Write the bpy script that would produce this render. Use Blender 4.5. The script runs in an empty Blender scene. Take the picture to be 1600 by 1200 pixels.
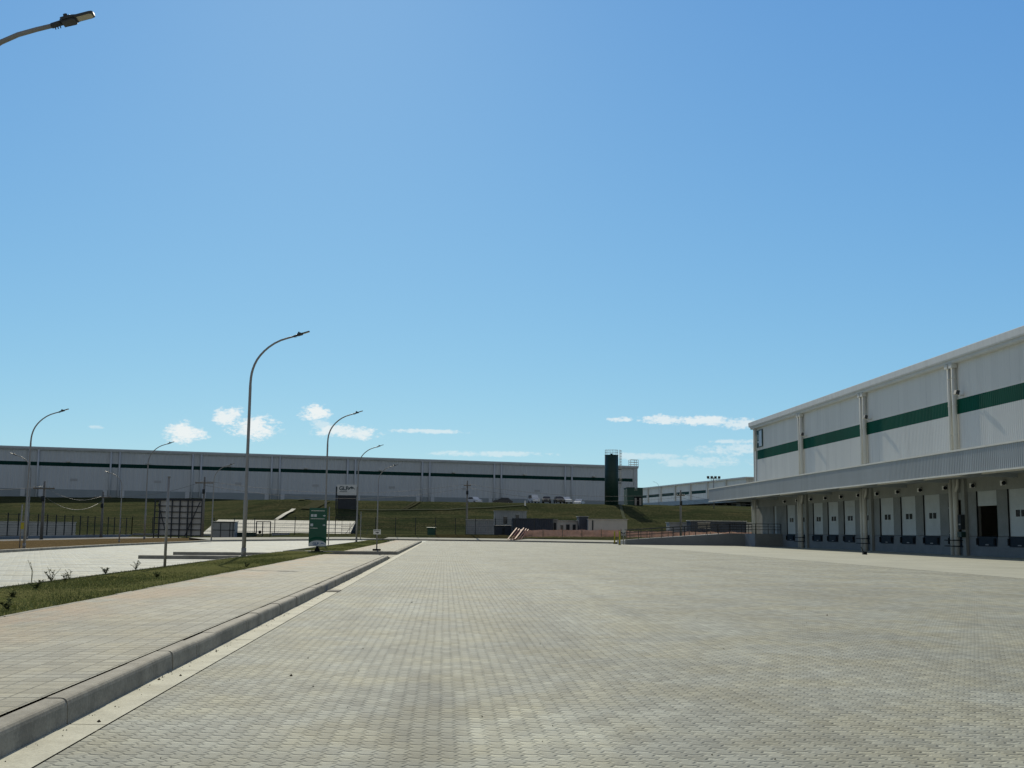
import bpy, bmesh, math, random
from mathutils import Vector, Matrix
random.seed(7)
scene = bpy.context.scene
col = scene.collection
R = math.radians
PI = math.pi
# ------------------------------------------------------------------ camera
CAM_H = 1.3; FPX = 1800.0
YAW, PITCH, ROLL = 0.056411, 0.127166, 0.011
cf = Vector((math.sin(YAW)*math.cos(PITCH), math.cos(YAW)*math.cos(PITCH), math.sin(PITCH)))
r0 = Vector((math.cos(YAW), -math.sin(YAW), 0)); u0 = r0.cross(cf)
cr = r0*math.cos(ROLL) + u0*math.sin(ROLL); cu = u0*math.cos(ROLL) - r0*math.sin(ROLL)
cam = bpy.data.objects.new('camera', bpy.data.cameras.new('camera')); col.objects.link(cam)
cam.matrix_world = Matrix(((cr.x, cu.x, -cf.x, 0), (cr.y, cu.y, -cf.y, 0), (cr.z, cu.z, -cf.z, CAM_H), (0, 0, 0, 1)))
cam.data.sensor_width = 36; cam.data.lens = FPX/1600*36
cam.data.clip_start = 0.05; cam.data.clip_end = 6000
scene.camera = cam
# ------------------------------------------------------------------ light
SUN_EL, SUN_AZ = R(29.5), R(-6.5)          # azimuth from +Y, negative to the left
scene.view_settings.view_transform = 'Standard'
scene.view_settings.look = 'None'
scene.view_settings.exposure = 0.0
scene.view_settings.gamma = 1
sl = bpy.data.lights.new('sun', 'SUN'); sl.energy = 4.6; sl.angle = R(0.5); sl.color = (1, 0.93, 0.76)
sun = bpy.data.objects.new('sun', sl); col.objects.link(sun)
sd = Vector((math.sin(SUN_AZ)*math.cos(SUN_EL), math.cos(SUN_AZ)*math.cos(SUN_EL), math.sin(SUN_EL)))
sun.rotation_euler = (-sd).to_track_quat('-Z', 'Y').to_euler()
sun.location = (-20, 60, 60)

class NT:
    """small helper to write node graphs"""
    def __init__(s, tree): s.t = tree; s.n = tree.nodes; s.l = tree.links
    def inp(s, node, k, v):
        if v is None: return
        if isinstance(v, bpy.types.NodeSocket): s.l.new(v, node.inputs[k])
        else: node.inputs[k].default_value = v
    def m(s, op, a, b=None, c=None, clamp=False):
        n = s.n.new('ShaderNodeMath'); n.operation = op; n.use_clamp = clamp
        s.inp(n, 0, a); s.inp(n, 1, b); s.inp(n, 2, c); return n.outputs[0]
    def mix(s, f, a, b, mode='MIX'):
        n = s.n.new('ShaderNodeMix'); n.data_type = 'RGBA'; n.blend_type = mode
        s.inp(n, 0, f)
        for k, v in ((6, a), (7, b)):
            if isinstance(v, tuple) and len(v) == 3: v = v + (1,)
            s.inp(n, k, v)
        return n.outputs[2]
    def noise(s, vec, scale, detail=4, rough=0.55, dim='3D'):
        n = s.n.new('ShaderNodeTexNoise'); n.noise_dimensions = dim
        s.inp(n, 'Vector', vec); n.inputs['Scale'].default_value = scale
        n.inputs['Detail'].default_value = detail; n.inputs['Roughness'].default_value = rough
        return n.outputs['Fac']
    def ramp(s, f, lo, hi):
        n = s.n.new('ShaderNodeMapRange'); n.interpolation_type = 'SMOOTHSTEP'
        s.inp(n, 0, f); s.inp(n, 1, lo); s.inp(n, 2, hi); return n.outputs[0]
    def comb(s, x, y, z):
        n = s.n.new('ShaderNodeCombineXYZ'); s.inp(n, 0, x); s.inp(n, 1, y); s.inp(n, 2, z); return n.outputs[0]
    def sep(s, v):
        n = s.n.new('ShaderNodeSeparateXYZ'); s.inp(n, 0, v); return n.outputs
    def pos(s): return s.n.new('ShaderNodeNewGeometry').outputs['Position']
    def objco(s): return s.n.new('ShaderNodeTexCoord').outputs['Object']
    def bump(s, h, strength, dist):
        n = s.n.new('ShaderNodeBump'); s.inp(n, 'Height', h)
        n.inputs['Strength'].default_value = strength; n.inputs['Distance'].default_value = dist
        return n.outputs[0]

# ------------------------------------------------------------------ sky
world = bpy.data.worlds.new('World'); scene.world = world; world.use_nodes = True
wt = NT(world.node_tree); wt.n.clear()
sky = wt.n.new('ShaderNodeTexSky'); sky.sky_type = 'NISHITA'; sky.sun_disc = False
sky.sun_elevation = SUN_EL; sky.sun_rotation = SUN_AZ
sky.altitude = 600; sky.air_density = 1.0; sky.dust_density = 0.16; sky.ozone_density = 2.2
SKY_STRENGTH = 0.085
SKY_TONE = ((.51, .78), (.725, .62), (.835, .31))       # gain and gamma per channel
d_ = wt.n.new('ShaderNodeTexCoord').outputs['Generated']
dx, dy, dz = wt.sep(d_)[:3]
az_ = wt.m('ARCTAN2', dx, dy); el_ = wt.m('ARCSINE', dz)
def px_dir(px, py):
    v = cf + cr*((px-800)/FPX) - cu*((py-600)/FPX); v.normalize()
    return math.atan2(v.x, v.y), math.asin(v.z)
# clouds: place (az, el), half size in pixels of the photograph's scale, density
clouds = [(288, 676, 34, 20, 1.0), (357, 651, 27, 16, .95), (397, 668, 42, 21, 1.0), (493, 645, 27, 15, 1.0),
          (500, 662, 18, 13, .5), (545, 675, 62, 12, .85), (968, 656, 22, 5, .8), (1030, 655, 36, 8, .8),
          (1100, 657, 52, 9, .85), (1150, 662, 38, 9, .7), (665, 674, 70, 4, .6), (760, 709, 110, 5, .45), (1010, 713, 80, 6, .4),
          (1105, 722, 85, 9, .38), (1155, 690, 55, 4, .5), (150, 667, 12, 3, .4), (1240, 700, 160, 14, .5), (-180, 690, 120, 22, .9), (1800, 640, 200, 26, .8)]
cvec = wt.comb(wt.m('MULTIPLY', az_, 60), wt.m('MULTIPLY', el_, 110), 0.0)
n1 = wt.noise(cvec, 1.0, 7, 0.62); n2 = wt.noise(cvec, 4.5, 4, 0.6)
nn = wt.m('ADD', wt.m('MULTIPLY', wt.m('SUBTRACT', n1, 0.5), 3.4), wt.m('MULTIPLY', wt.m('SUBTRACT', n2, 0.5), 1.9))
tot = None
for (px, py, sx, sy, dn) in clouds:
    a0, e0 = px_dir(px, py)
    qa = wt.m('POWER', wt.m('ABSOLUTE', wt.m('MULTIPLY', wt.m('SUBTRACT', az_, a0), FPX/sx)), 2.0)
    qe = wt.m('POWER', wt.m('ABSOLUTE', wt.m('MULTIPLY', wt.m('SUBTRACT', el_, e0), FPX/sy)), 2.0)
    q = wt.m('SUBTRACT', 1.0, wt.m('ADD', qa, qe))
    k = wt.m('MULTIPLY', wt.ramp(wt.m('ADD', q, nn), -.05, 1.0), dn)
    tot = k if tot is None else wt.m('MAXIMUM', tot, k)
sr_ = wt.n.new('ShaderNodeSeparateColor'); wt.l.new(sky.outputs[0], sr_.inputs[0])
cr_ = wt.n.new('ShaderNodeCombineColor')
for i, (a_, g_) in enumerate(SKY_TONE):
    wt.l.new(wt.m('MULTIPLY', wt.m('POWER', wt.m('MULTIPLY', sr_.outputs[i], SKY_STRENGTH), g_), a_/SKY_STRENGTH), cr_.inputs[i])
# unseen sky overhead and behind the camera whitened to take blue from the fill
fill_white = wt.m('MAXIMUM', wt.m('MULTIPLY', wt.ramp(el_, .47, .80), .75), wt.m('MULTIPLY', wt.ramp(dy, .15, -.5), .75))
bw_ = wt.n.new('ShaderNodeRGBToBW'); wt.l.new(cr_.outputs[0], bw_.inputs[0])
skyc = wt.mix(fill_white, cr_.outputs[0], wt.mix(1.0, wt.comb(bw_.outputs[0], bw_.outputs[0], bw_.outputs[0]), (1.04, .99, .88), 'MULTIPLY'))
cl = wt.mix(wt.m('MULTIPLY', tot, 0.92), skyc, (10.3, 10.7, 10.6))
bg = wt.n.new('ShaderNodeBackground'); wt.l.new(cl, bg.inputs[0]); bg.inputs[1].default_value = SKY_STRENGTH
wo = wt.n.new('ShaderNodeOutputWorld'); wt.l.new(bg.outputs[0], wo.inputs[0])

# ------------------------------------------------------------------ rays through the photograph -> points on real planes
def ray(px, py): return cf + cr*((px-800)/FPX) - cu*((py-600)/FPX)
EYE = Vector((0, 0, CAM_H))
def at_z(px, py, z=0.0): d = ray(px, py); return EYE + d*((z-CAM_H)/d.z)
def at_y(px, py, Y): d = ray(px, py); return EYE + d*(Y/d.y)
def at_x(px, py, X): d = ray(px, py); return EYE + d*(X/d.x)

# ------------------------------------------------------------------ mesh building
class MB:
    def __init__(s): s.v = []; s.f = []; s.sm = []
    def add(s, vs, fs, smooth=False):
        o = len(s.v); s.v += [tuple(p) for p in vs]; s.f += [tuple(i+o for i in f) for f in fs]; s.sm += [smooth]*len(fs); return s
    def box(s, x0, x1, y0, y1, z0, z1):
        return s.add([(x0,y0,z0),(x1,y0,z0),(x1,y1,z0),(x0,y1,z0),(x0,y0,z1),(x1,y0,z1),(x1,y1,z1),(x0,y1,z1)],
                     [(0,3,2,1),(4,5,6,7),(0,1,5,4),(1,2,6,5),(2,3,7,6),(3,0,4,7)])
    def bar(s, a, b, w, h, up=(0,0,1)):
        a = Vector(a); b = Vector(b); t = (b-a).normalized(); upv = Vector(up)
        if abs(t.dot(upv)) > .98: upv = Vector((0,1,0))
        sx = t.cross(upv).normalized(); uz = sx.cross(t)
        vs = [p + sx*(i*w/2) + uz*(j*h/2) for p in (a, b) for i, j in ((-1,-1),(1,-1),(1,1),(-1,1))]
        return s.add(vs, [(0,3,2,1),(4,5,6,7),(0,1,5,4),(1,2,6,5),(2,3,7,6),(3,0,4,7)])
    def tube(s, pts, rad, n=10, cap=True, smooth=True):
        pts = [Vector(p) for p in pts]
        if not isinstance(rad, (list, tuple)): rad = [rad]*len(pts)
        vs = []; fs = []
        ref = Vector((0.13, 1, 0.07)).normalized()
        for i, p in enumerate(pts):
            t = (pts[min(i+1, len(pts)-1)] - pts[max(i-1, 0)]).normalized()
            a = t.cross(ref)
            if a.length < .05: a = t.cross(Vector((1,0,0)))
            a.normalize(); b = t.cross(a)
            for k in range(n):
                w = 2*PI*k/n; vs.append(p + (a*math.cos(w) + b*math.sin(w))*rad[i])
        for i in range(len(pts)-1):
            for k in range(n):
                fs.append((i*n+k, i*n+(k+1) % n, (i+1)*n+(k+1) % n, (i+1)*n+k))
        s.add(vs, fs, smooth)
        if cap:
            s.add(vs[:n], [tuple(range(n-1, -1, -1))]); s.add(vs[-n:], [tuple(range(n))])
        return s
    def prism(s, poly, z0, z1):
        n = len(poly)
        return s.add([(x,y,z0) for x, y in poly] + [(x,y,z1) for x, y in poly],
                     [tuple(range(n-1,-1,-1)), tuple(range(n,2*n))] + [(i,(i+1)%n,n+(i+1)%n,n+i) for i in range(n)])
    def extrude(s, poly, fn0, fn1):
        """closed 2-D profile mapped by fn0 / fn1 to the two ends"""
        n = len(poly)
        return s.add([fn0(*p) for p in poly] + [fn1(*p) for p in poly],
                     [tuple(range(n-1,-1,-1)), tuple(range(n,2*n))] + [(i,(i+1)%n,n+(i+1)%n,n+i) for i in range(n)])
    def quad(s, *p): return s.add(p, [tuple(range(len(p)))])
    def build(s, name, mat, parent=None, fix=True, bevel=0):
        me = bpy.data.meshes.new(name); me.from_pydata(s.v, [], s.f); me.polygons.foreach_set('use_smooth', s.sm)
        if fix or bevel:
            bm = bmesh.new(); bm.from_mesh(me)
            bmesh.ops.remove_doubles(bm, verts=bm.verts, dist=1e-5)
            if bevel: bmesh.ops.bevel(bm, geom=[e for e in bm.edges if e.calc_face_angle(0) > .6], offset=bevel, segments=2, affect='EDGES')
            if fix: bmesh.ops.recalc_face_normals(bm, faces=bm.faces)
            bm.to_mesh(me); bm.free()
        me.materials.append(mat)
        o = bpy.data.objects.new(name, me); col.objects.link(o)
        if parent is not None:
            o.parent = parent
            root = parent
            if parent.get('world_parts'):
                o.matrix_parent_inverse = Matrix.Translation(-Vector(parent.location)) if parent.type == 'EMPTY' else Matrix()
        return o
def tag(o, label, cat, group=None):
    o['label'] = label; o['category'] = cat
    if group: o['group'] = group
    return o
def thing(name, label, cat, loc=(0,0,0), rotz=0, group=None, world=False):
    o = bpy.data.objects.new(name, None); col.objects.link(o); o.empty_display_size = .3
    o.location = loc; o.rotation_euler = (0, 0, rotz)
    if world: o['world_parts'] = 1           # the parts' meshes are given in world coordinates
    return tag(o, label, cat, group)
def struct(o, kind='structure'): o['kind'] = kind; return o
def copy_tree(o, parent=None):
    c = o.copy(); col.objects.link(c)
    if parent is not None: c.parent = parent; c.matrix_parent_inverse = o.matrix_parent_inverse.copy()
    for ch in list(o.children): copy_tree(ch, c)
    return c
def text_obj(name, s, size, mat, parent, mat4, ext=0.004, bold=0.0):
    cu_ = bpy.data.curves.new(name, 'FONT'); cu_.body = s; cu_.size = size; cu_.extrude = ext; cu_.offset = bold
    cu_.align_x = 'LEFT'; cu_.align_y = 'BOTTOM_BASELINE'
    t = bpy.data.objects.new('tmp', cu_); col.objects.link(t)
    dg = bpy.context.evaluated_depsgraph_get(); dg.update()
    me = bpy.data.meshes.new_from_object(t.evaluated_get(dg)); bpy.data.objects.remove(t)
    me.transform(mat4); me.materials.clear(); me.materials.append(mat)
    o = bpy.data.objects.new(name, me); col.objects.link(o); o.parent = parent
    return o

# ------------------------------------------------------------------ materials
def mat_base(name):
    m = bpy.data.materials.new(name); m.use_nodes = True
    t = NT(m.node_tree); b = m.node_tree.nodes['Principled BSDF']
    return m, t, b
def paint(name, c, rough=.5, metal=0, var=.12, scale=3.0, dirt=0.0, bump=0, streak=False, spec=.35):
    m, t, b = mat_base(name)
    p = t.objco()
    if streak:
        x, y, z = t.sep(p)[:3]; p = t.comb(t.m('MULTIPLY', x, 4), t.m('MULTIPLY', y, 4), t.m('MULTIPLY', z, .35))
    n = t.noise(p, scale, 5)
    n2 = t.noise(p, scale*9, 3)
    f = t.m('ADD', t.m('MULTIPLY', n, .7), t.m('MULTIPLY', n2, .3))
    c1 = tuple(min(1, v*(1+var)) for v in c); c2 = tuple(v*(1-var) for v in c)
    cc = t.mix(t.ramp(f, .3, .7), c2, c1)
    if dirt:
        dn = t.ramp(t.noise(p, scale*.6, 6, .7), .52, .75)
        cc = t.mix(t.m('MULTIPLY', dn, dirt), cc, tuple(v*.55 for v in (c[0], c[1]*.97, c[2]*.9)))
    t.l.new(cc, b.inputs['Base Color'])
    b.inputs['Roughness'].default_value = rough; b.inputs['Metallic'].default_value = metal
    b.inputs['Specular IOR Level'].default_value = spec
    if bump: t.l.new(t.bump(f, .5, bump), b.inputs['Normal'])
    return m
def cladding(name, c, axis=1, width=1.04, var=.05, rough=.6, spec=.2):
    m, t, b = mat_base(name); p = t.pos(); q = t.sep(p)
    n = t.m('FLOOR', t.m('DIVIDE', q[axis], width))
    wn = t.n.new('ShaderNodeTexWhiteNoise'); wn.noise_dimensions = '1D'; t.l.new(n, wn.inputs['W'])
    st = t.noise(t.comb(t.m('MULTIPLY', q[0], 3.0), t.m('MULTIPLY', q[1], 3.0), t.m('MULTIPLY', q[2], .16)), 1.0, 5, .65)
    big = t.noise(p, .12, 4)
    lum = t.m('ADD', 1.0, t.m('MULTIPLY', t.m('SUBTRACT', wn.outputs['Value'], .5), var*2))
    lum = t.m('MULTIPLY', lum, t.m('SUBTRACT', 1.0, t.m('MULTIPLY', t.ramp(st, .52, .78), .16)))
    lum = t.m('MULTIPLY', lum, t.m('ADD', 1.0, t.m('MULTIPLY', t.m('SUBTRACT', big, .5), .14)))
    t.l.new(t.mix(1.0, c, t.comb(lum, lum, lum), 'MULTIPLY'), b.inputs['Base Color'])
    b.inputs['Roughness'].default_value = rough; b.inputs['Specular IOR Level'].default_value = spec
    return m
def concrete(name, c, var=.18, rough=.85, bump=.004, scale=1.2, stain=.5, spec=.1):
    m, t, b = mat_base(name); p = t.pos()
    n = t.noise(p, scale, 6, .65); n2 = t.noise(p, scale*14, 4, .6); n3 = t.noise(p, scale*60, 2, .5)
    f = t.m('ADD', t.m('ADD', t.m('MULTIPLY', n, .5), t.m('MULTIPLY', n2, .3)), t.m('MULTIPLY', n3, .2))
    cc = t.mix(t.ramp(f, .35, .65), tuple(v*(1-var) for v in c), tuple(v*(1+var) for v in c))
    st = t.ramp(t.noise(p, scale*.45, 5, .6), .5, .8)
    cc = t.mix(t.m('MULTIPLY', st, stain), cc, tuple(v*.7 for v in (c[0], c[1]*.97, c[2]*.9)))
    t.l.new(cc, b.inputs['Base Color']); b.inputs['Roughness'].default_value = rough
    b.inputs['Specular IOR Level'].default_value = spec
    t.l.new(t.bump(f, .6, bump), b.inputs['Normal'])
    return m
def pavers(name, W, L, zig, joint, c, dark, var=.14, soil=None, joint_k=.45, grid=False, lanes=0.35, colk=.75, basket=False, patches=(), big_k=.75, rot=0.0):
    """interlocking concrete blocks laid in columns along Y, half a block staggered"""
    m, t, b = mat_base(name); p = t.pos(); x, y, z = t.sep(p)[:3]
    if rot:
        ca, sa = math.cos(rot), math.sin(rot)
        x, y = (t.m('SUBTRACT', t.m('MULTIPLY', x, ca), t.m('MULTIPLY', y, sa)), t.m('ADD', t.m('MULTIPLY', x, sa), t.m('MULTIPLY', y, ca)))
    wob = t.m('MULTIPLY', t.m('SUBTRACT', t.noise(p, .6, 2), .5), .03)
    wx = t.m('MULTIPLY', t.m('SUBTRACT', t.noise(p, 7, 2), .5), .012)
    x = t.m('ADD', t.m('ADD', x, wx), wob); y = t.m('ADD', y, t.m('MULTIPLY', t.m('SUBTRACT', t.noise(p, 5.3, 2), .5), .02))
    if zig: xz = t.m('ADD', x, t.m('MULTIPLY', t.m('SUBTRACT', t.m('PINGPONG', t.m('DIVIDE', y, L/2), .5), .25), zig))
    else: xz = x
    u = t.m('DIVIDE', xz, W); ci = t.m('FLOOR', u); fu = t.m('SUBTRACT', u, ci)
    yy = t.m('ADD', y, t.m('MULTIPLY', t.m('PINGPONG', u, .5), zig*.8)) if zig else y
    stg = 0.0 if grid else t.m('MULTIPLY', t.m('FLOORED_MODULO', ci, 2.0), .5)
    v = t.m('ADD', t.m('DIVIDE', yy, L), stg); ri = t.m('FLOOR', v); fv = t.m('SUBTRACT', v, ri)
    du = t.m('MULTIPLY', t.m('SUBTRACT', .5, t.m('ABSOLUTE', t.m('SUBTRACT', fu, .5))), W)
    dv = t.m('MULTIPLY', t.m('SUBTRACT', .5, t.m('ABSOLUTE', t.m('SUBTRACT', fv, .5))), L)
    gv = t.m('SUBTRACT', 1.0, t.ramp(dv, joint*.4, joint*1.5))
    gu = t.m('SUBTRACT', 1.0, t.ramp(du, joint*.3, joint*1.0))
    if basket:
        par = t.m('FLOORED_MODULO', t.m('ADD', ci, ri), 2.0)
        dm = t.m('ADD', t.m('MULTIPLY', par, t.m('MULTIPLY', t.m('ABSOLUTE', t.m('SUBTRACT', fu, .5)), W)),
                 t.m('MULTIPLY', t.m('SUBTRACT', 1.0, par), t.m('MULTIPLY', t.m('ABSOLUTE', t.m('SUBTRACT', fv, .5)), L)))
        gu = t.m('MAXIMUM', gu, t.m('MULTIPLY', t.m('SUBTRACT', 1.0, t.ramp(dm, joint*.25, joint*.9)), .8))
    jn = t.ramp(t.noise(p, 4.0, 4), .32, .66)
    gap = t.m('MULTIPLY', t.m('MAXIMUM', gv, t.m('MULTIPLY', gu, colk)), t.m('ADD', .28, t.m('MULTIPLY', jn, .72)))
    edge = t.m('MINIMUM', t.ramp(dv, 0.0, joint*3.2), t.ramp(du, 0.0, joint*2.4))
    wn = t.n.new('ShaderNodeTexWhiteNoise'); t.l.new(t.comb(ci, ri, 0.0), wn.inputs['Vector'])
    w = wn.outputs['Value']; wc = t.sep(wn.outputs['Color'])
    fine = t.noise(p, 90, 4, .7); mid = t.noise(p, 2.6, 6, .6); big = t.noise(p, .33, 5, .6)
    lane = t.noise(t.comb(t.m('MULTIPLY', x, .9), t.m('MULTIPLY', y, .07), 0.0), 1.0, 4, .55)
    lum = t.m('ADD', 1.0, t.m('MULTIPLY', t.m('SUBTRACT', w, .5), var*2))
    for q, k in ((fine, .35), (mid, .55), (big, big_k), (lane, lanes)):
        lum = t.m('MULTIPLY', lum, t.m('ADD', 1.0, t.m('MULTIPLY', t.m('SUBTRACT', q, .5), k)))
    for (x0_, y0_, rx_, ry_, am_) in patches:          # worn and stained areas
        e_ = t.m('ADD', t.m('POWER', t.m('DIVIDE', t.m('ABSOLUTE', t.m('SUBTRACT', t.sep(p)[0], x0_)), rx_), 2.0), t.m('POWER', t.m('DIVIDE', t.m('ABSOLUTE', t.m('SUBTRACT', t.sep(p)[1], y0_)), ry_), 2.0))
        k_ = t.ramp(t.m('ADD', t.m('SUBTRACT', 1.0, e_), t.m('MULTIPLY', t.m('SUBTRACT', mid, .5), 2.2)), -.2, .9)
        lum = t.m('MULTIPLY', lum, t.m('ADD', 1.0, t.m('MULTIPLY', k_, am_)))
    base = t.mix(t.ramp(t.noise(p, .9, 4), .35, .68), (c[0]*.97, c[1]*1.0, c[2]*1.08), (c[0]*1.04, c[1]*1.0, c[2]*.92))
    base = t.mix(t.m('MULTIPLY', wc[1], .25), base, (c[0]*.9, c[1]*.93, c[2]*1.05))
    cc = t.mix(1.0, base, t.comb(lum, lum, lum), 'MULTIPLY')
    if soil:
        x0, x1, sc = soil
        sm = t.m('MULTIPLY', t.ramp(t.m('ADD', t.sep(p)[0], t.m('MULTIPLY', t.m('SUBTRACT', t.noise(p, .8, 4), .5), 1.6)), x1, x0),
                 t.ramp(t.noise(t.comb(t.sep(p)[0], t.m('MULTIPLY', t.sep(p)[1], .45), 0.0), .9, 6, .65), .36, .56))
        cc = t.mix(t.m('MULTIPLY', sm, .72), cc, sc)
        cc = t.mix(t.m('MULTIPLY', gap, joint_k), cc, dark)
    t.l.new(cc, b.inputs['Base Color']); b.inputs['Roughness'].default_value = .86
    b.inputs['Specular IOR Level'].default_value = .25
    tilt = t.m('ADD', t.m('MULTIPLY', t.m('SUBTRACT', fu, .5), t.m('SUBTRACT', wc[0], .5)), t.m('MULTIPLY', t.m('SUBTRACT', fv, .5), t.m('SUBTRACT', wc[2], .5)))
    hgt = t.m('ADD', t.m('ADD', edge, t.m('MULTIPLY', fine, .25)), t.m('MULTIPLY', tilt, .9))
    t.l.new(t.bump(hgt, .75, .011), b.inputs['Normal'])
    return m
def grass_mat(name, g, d, scale=.35, k=(.4, .62)):
    m, t, b = mat_base(name); p = t.pos(); x, y, z = t.sep(p)[:3]
    st = t.comb(t.m('MULTIPLY', x, .35), t.m('MULTIPLY', y, 1.0), t.m('MULTIPLY', z, 2.2))
    n = t.noise(st, scale, 7, .68); n2 = t.noise(p, scale*11, 5, .7); n3 = t.noise(st, scale*3, 4, .7)
    f = t.m('ADD', t.m('MULTIPLY', n, .65), t.m('MULTIPLY', n2, .35))
    cc = t.mix(t.ramp(f, *k), g, d)
    cc = t.mix(t.ramp(n2, .35, .7), tuple(v*.62 for v in g), cc)
    cc = t.mix(t.m('MULTIPLY', t.ramp(n3, .5, .72), .45), cc, tuple(v*.55 for v in g))
    n4 = t.noise(st, scale*1.7, 6, .75)
    cc = t.mix(t.m('MULTIPLY', t.ramp(n4, .55, .74), .55), cc, (d[0]*1.35, d[1]*1.1, d[2]*1.15))
    t.l.new(cc, b.inputs['Base Color']); b.inputs['Roughness'].default_value = .95
    b.inputs['Specular IOR Level'].default_value = 0.0
    t.l.new(t.bump(f, .8, .25), b.inputs['Normal'])
    return m

M = {}
M['paver'] = pavers('interlocking_pavers', .097, .208, .05, .0085, (.258, .265, .211), (.034, .035, .028), var=.16, joint_k=.85, colk=.34,
    patches=((.62, 7.0, .55, 2.0, .32), (-.12, 8.8, .30, 2.6, -.22), (1.55, 24, .16, 15, -.09), (3.1, 24, .16, 15, -.09), (1.1, 14.5, .7, 4.0, -.12), (-.8, 19, .5, 6, .10), (5.5, 13, 1.6, 4.5, -.10), (9, 26, 3, 7, -.10), (3.2, 30, 1.5, 9, .10), (13, 34, 3.5, 8, .08)))
M['walk'] = pavers('sidewalk_pavers', .205, .205, 0, .0065, (.280, .272, .208), (.030, .033, .026), var=.17, joint_k=.85, colk=1.0, grid=True, basket=True, soil=(-5.5, -3.7, (.36, .25, .15)))
M['park'] = pavers('parking_pavers', .24, .24, 0, .030, (.385, .40, .342), (.12, .13, .095), var=.16, grid=True, joint_k=.75, colk=.9, big_k=.4, rot=R(-19))
M['apron'] = concrete('apron_concrete', (.385, .39, .325), .12, stain=.5, scale=.35)
M['kerb'] = concrete('kerb_concrete', (.285, .272, .228), .28, bump=.008, scale=2.6, stain=.75)
M['gutter'] = concrete('gutter_concrete', (.48, .475, .385), .24, bump=.006, scale=2.6, stain=.8)
M['dock_concrete'] = concrete('dock_concrete', (.29, .30, .275), .12, scale=.5, stain=.5)
M['dock_base'] = concrete('painted_dock_base', (.205, .215, .213), .12, scale=.6, stain=.35)
M['ramp_concrete'] = concrete('ramp_concrete', (.22, .235, .24), .1, scale=.5, stain=.3)
M['terrain'] = grass_mat('terrain_grass', (.050, .064, .030), (.122, .112, .056), .30, k=(.42, .60))
M['grass'] = grass_mat('strip_grass', (.145, .162, .058), (.205, .19, .085), .9)
M['dry'] = grass_mat('dry_verge', (.14, .108, .056), (.215, .15, .08), .8)
M['soil'] = grass_mat('bare_soil', (.16, .12, .07), (.22, .16, .09), 1.2)
M['blade'] = paint('grass_blade', (.22, .238, .088), .9, var=.4, scale=1.4, spec=0.0)
M['blade2'] = paint('weed_leaf', (.085, .105, .05), .9, var=.3, spec=0)
M['asphalt'] = concrete('asphalt', (.06, .06, .06), .2)
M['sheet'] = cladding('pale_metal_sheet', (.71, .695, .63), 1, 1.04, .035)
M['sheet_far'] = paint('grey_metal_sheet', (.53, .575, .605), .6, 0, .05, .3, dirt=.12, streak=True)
M['vent'] = paint('vent_grille', (.42, .445, .46), .6, 0, .05, .3)
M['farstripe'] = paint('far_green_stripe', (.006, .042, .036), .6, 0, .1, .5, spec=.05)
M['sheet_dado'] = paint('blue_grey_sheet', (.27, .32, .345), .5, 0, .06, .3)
M['trim'] = paint('cream_trim', (.60, .60, .55), .7, 0, .06, 1.0, dirt=.2, spec=.1)
M['pipe'] = paint('cream_pipe', (.66, .65, .58), .85, 0, .07, .6, dirt=.2, streak=True, spec=.05)
M['galv'] = cladding('galvanised_fascia', (.37, .405, .42), 1, 1.04, .04, .6)
M['green'] = cladding('dark_green_sheet', (.005, .080, .048), 1, 1.04, .10, .6, .06)
M['tankgreen'] = paint('tank_green', (.010, .040, .032), .5, 0, .15, .6, streak=True)
M['tankgreen2'] = paint('pump_house_green', (.008, .060, .045), .5, 0, .12, .8)
M['olive'] = grass_mat('olive_ground', (.060, .056, .026), (.10, .085, .045), .6)
M['banner'] = paint('banner_white', (.66, .68, .68), .5, 0, .05, 1)
M['signgreen'] = paint('sign_green', (.010, .085, .055), .4, 0, .06, 2)
M['door'] = paint('dock_door_panel', (.47, .50, .48), .5, 0, .08, .8, dirt=.25)
M['black'] = paint('black_rubber', (.012, .014, .016), .8, 0, .2, 2, spec=.08)
M['steel_dark'] = paint('dark_steel', (.04, .048, .052), .85, 0, .2, 2, spec=.05)
M['dockblue'] = paint('leveller_steel', (.022, .032, .042), .7, 0, .15, 2, spec=.1)
M['pier'] = concrete('dock_pier_concrete', (.235, .245, .23), .14, scale=.7, stain=.5)
M['glass'] = paint('dark_glass', (.02, .025, .03), .12, 0, .1, 2, spec=.5)
M['pole'] = paint('galvanised_pole', (.275, .27, .255), .55, .2, .1, 2)
M['head'] = paint('lamp_housing', (.055, .06, .062), .5, .2, .12, 5)
M['lens'] = paint('lamp_lens', (.50, .46, .36), .25, 0, .05, 12)
M['white'] = paint('white_paint', (.78, .78, .74), .5, 0, .05, 1, dirt=.1)
M['whitewall'] = concrete('white_painted_wall', (.62, .60, .50), .05, scale=.6, stain=.25, rough=.9)
M['greybox'] = paint('grey_sheet_cabin', (.28, .30, .31), .55, 0, .12, 1, dirt=.3)
M['palebox'] = paint('pale_cabin', (.47, .48, .46), .55, 0, .08, 1, dirt=.25)
M['bluebox'] = paint('navy_container', (.03, .045, .07), .5, 0, .15, 1, dirt=.2)
M['orange'] = paint('orange_netting', (.70, .42, .32), .7, 0, .18, 2)
M['orange2'] = paint('orange_rail', (.60, .31, .22), .6, 0, .15, 3)
M['yellow'] = paint('yellow_bollard', (.42, .36, .03), .5, 0, .12, 3)
M['wood'] = paint('weathered_post', (.18, .16, .13), .8, 0, .2, 2)
M['utility'] = concrete('utility_pole_concrete', (.20, .195, .18), .1)
M['red'] = paint('red_net', (.22, .05, .04), .7, 0, .2, 3)
M['carwhite'] = paint('car_paint_white', (.75, .76, .76), .25, 0, .02, 1, spec=.5)
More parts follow.
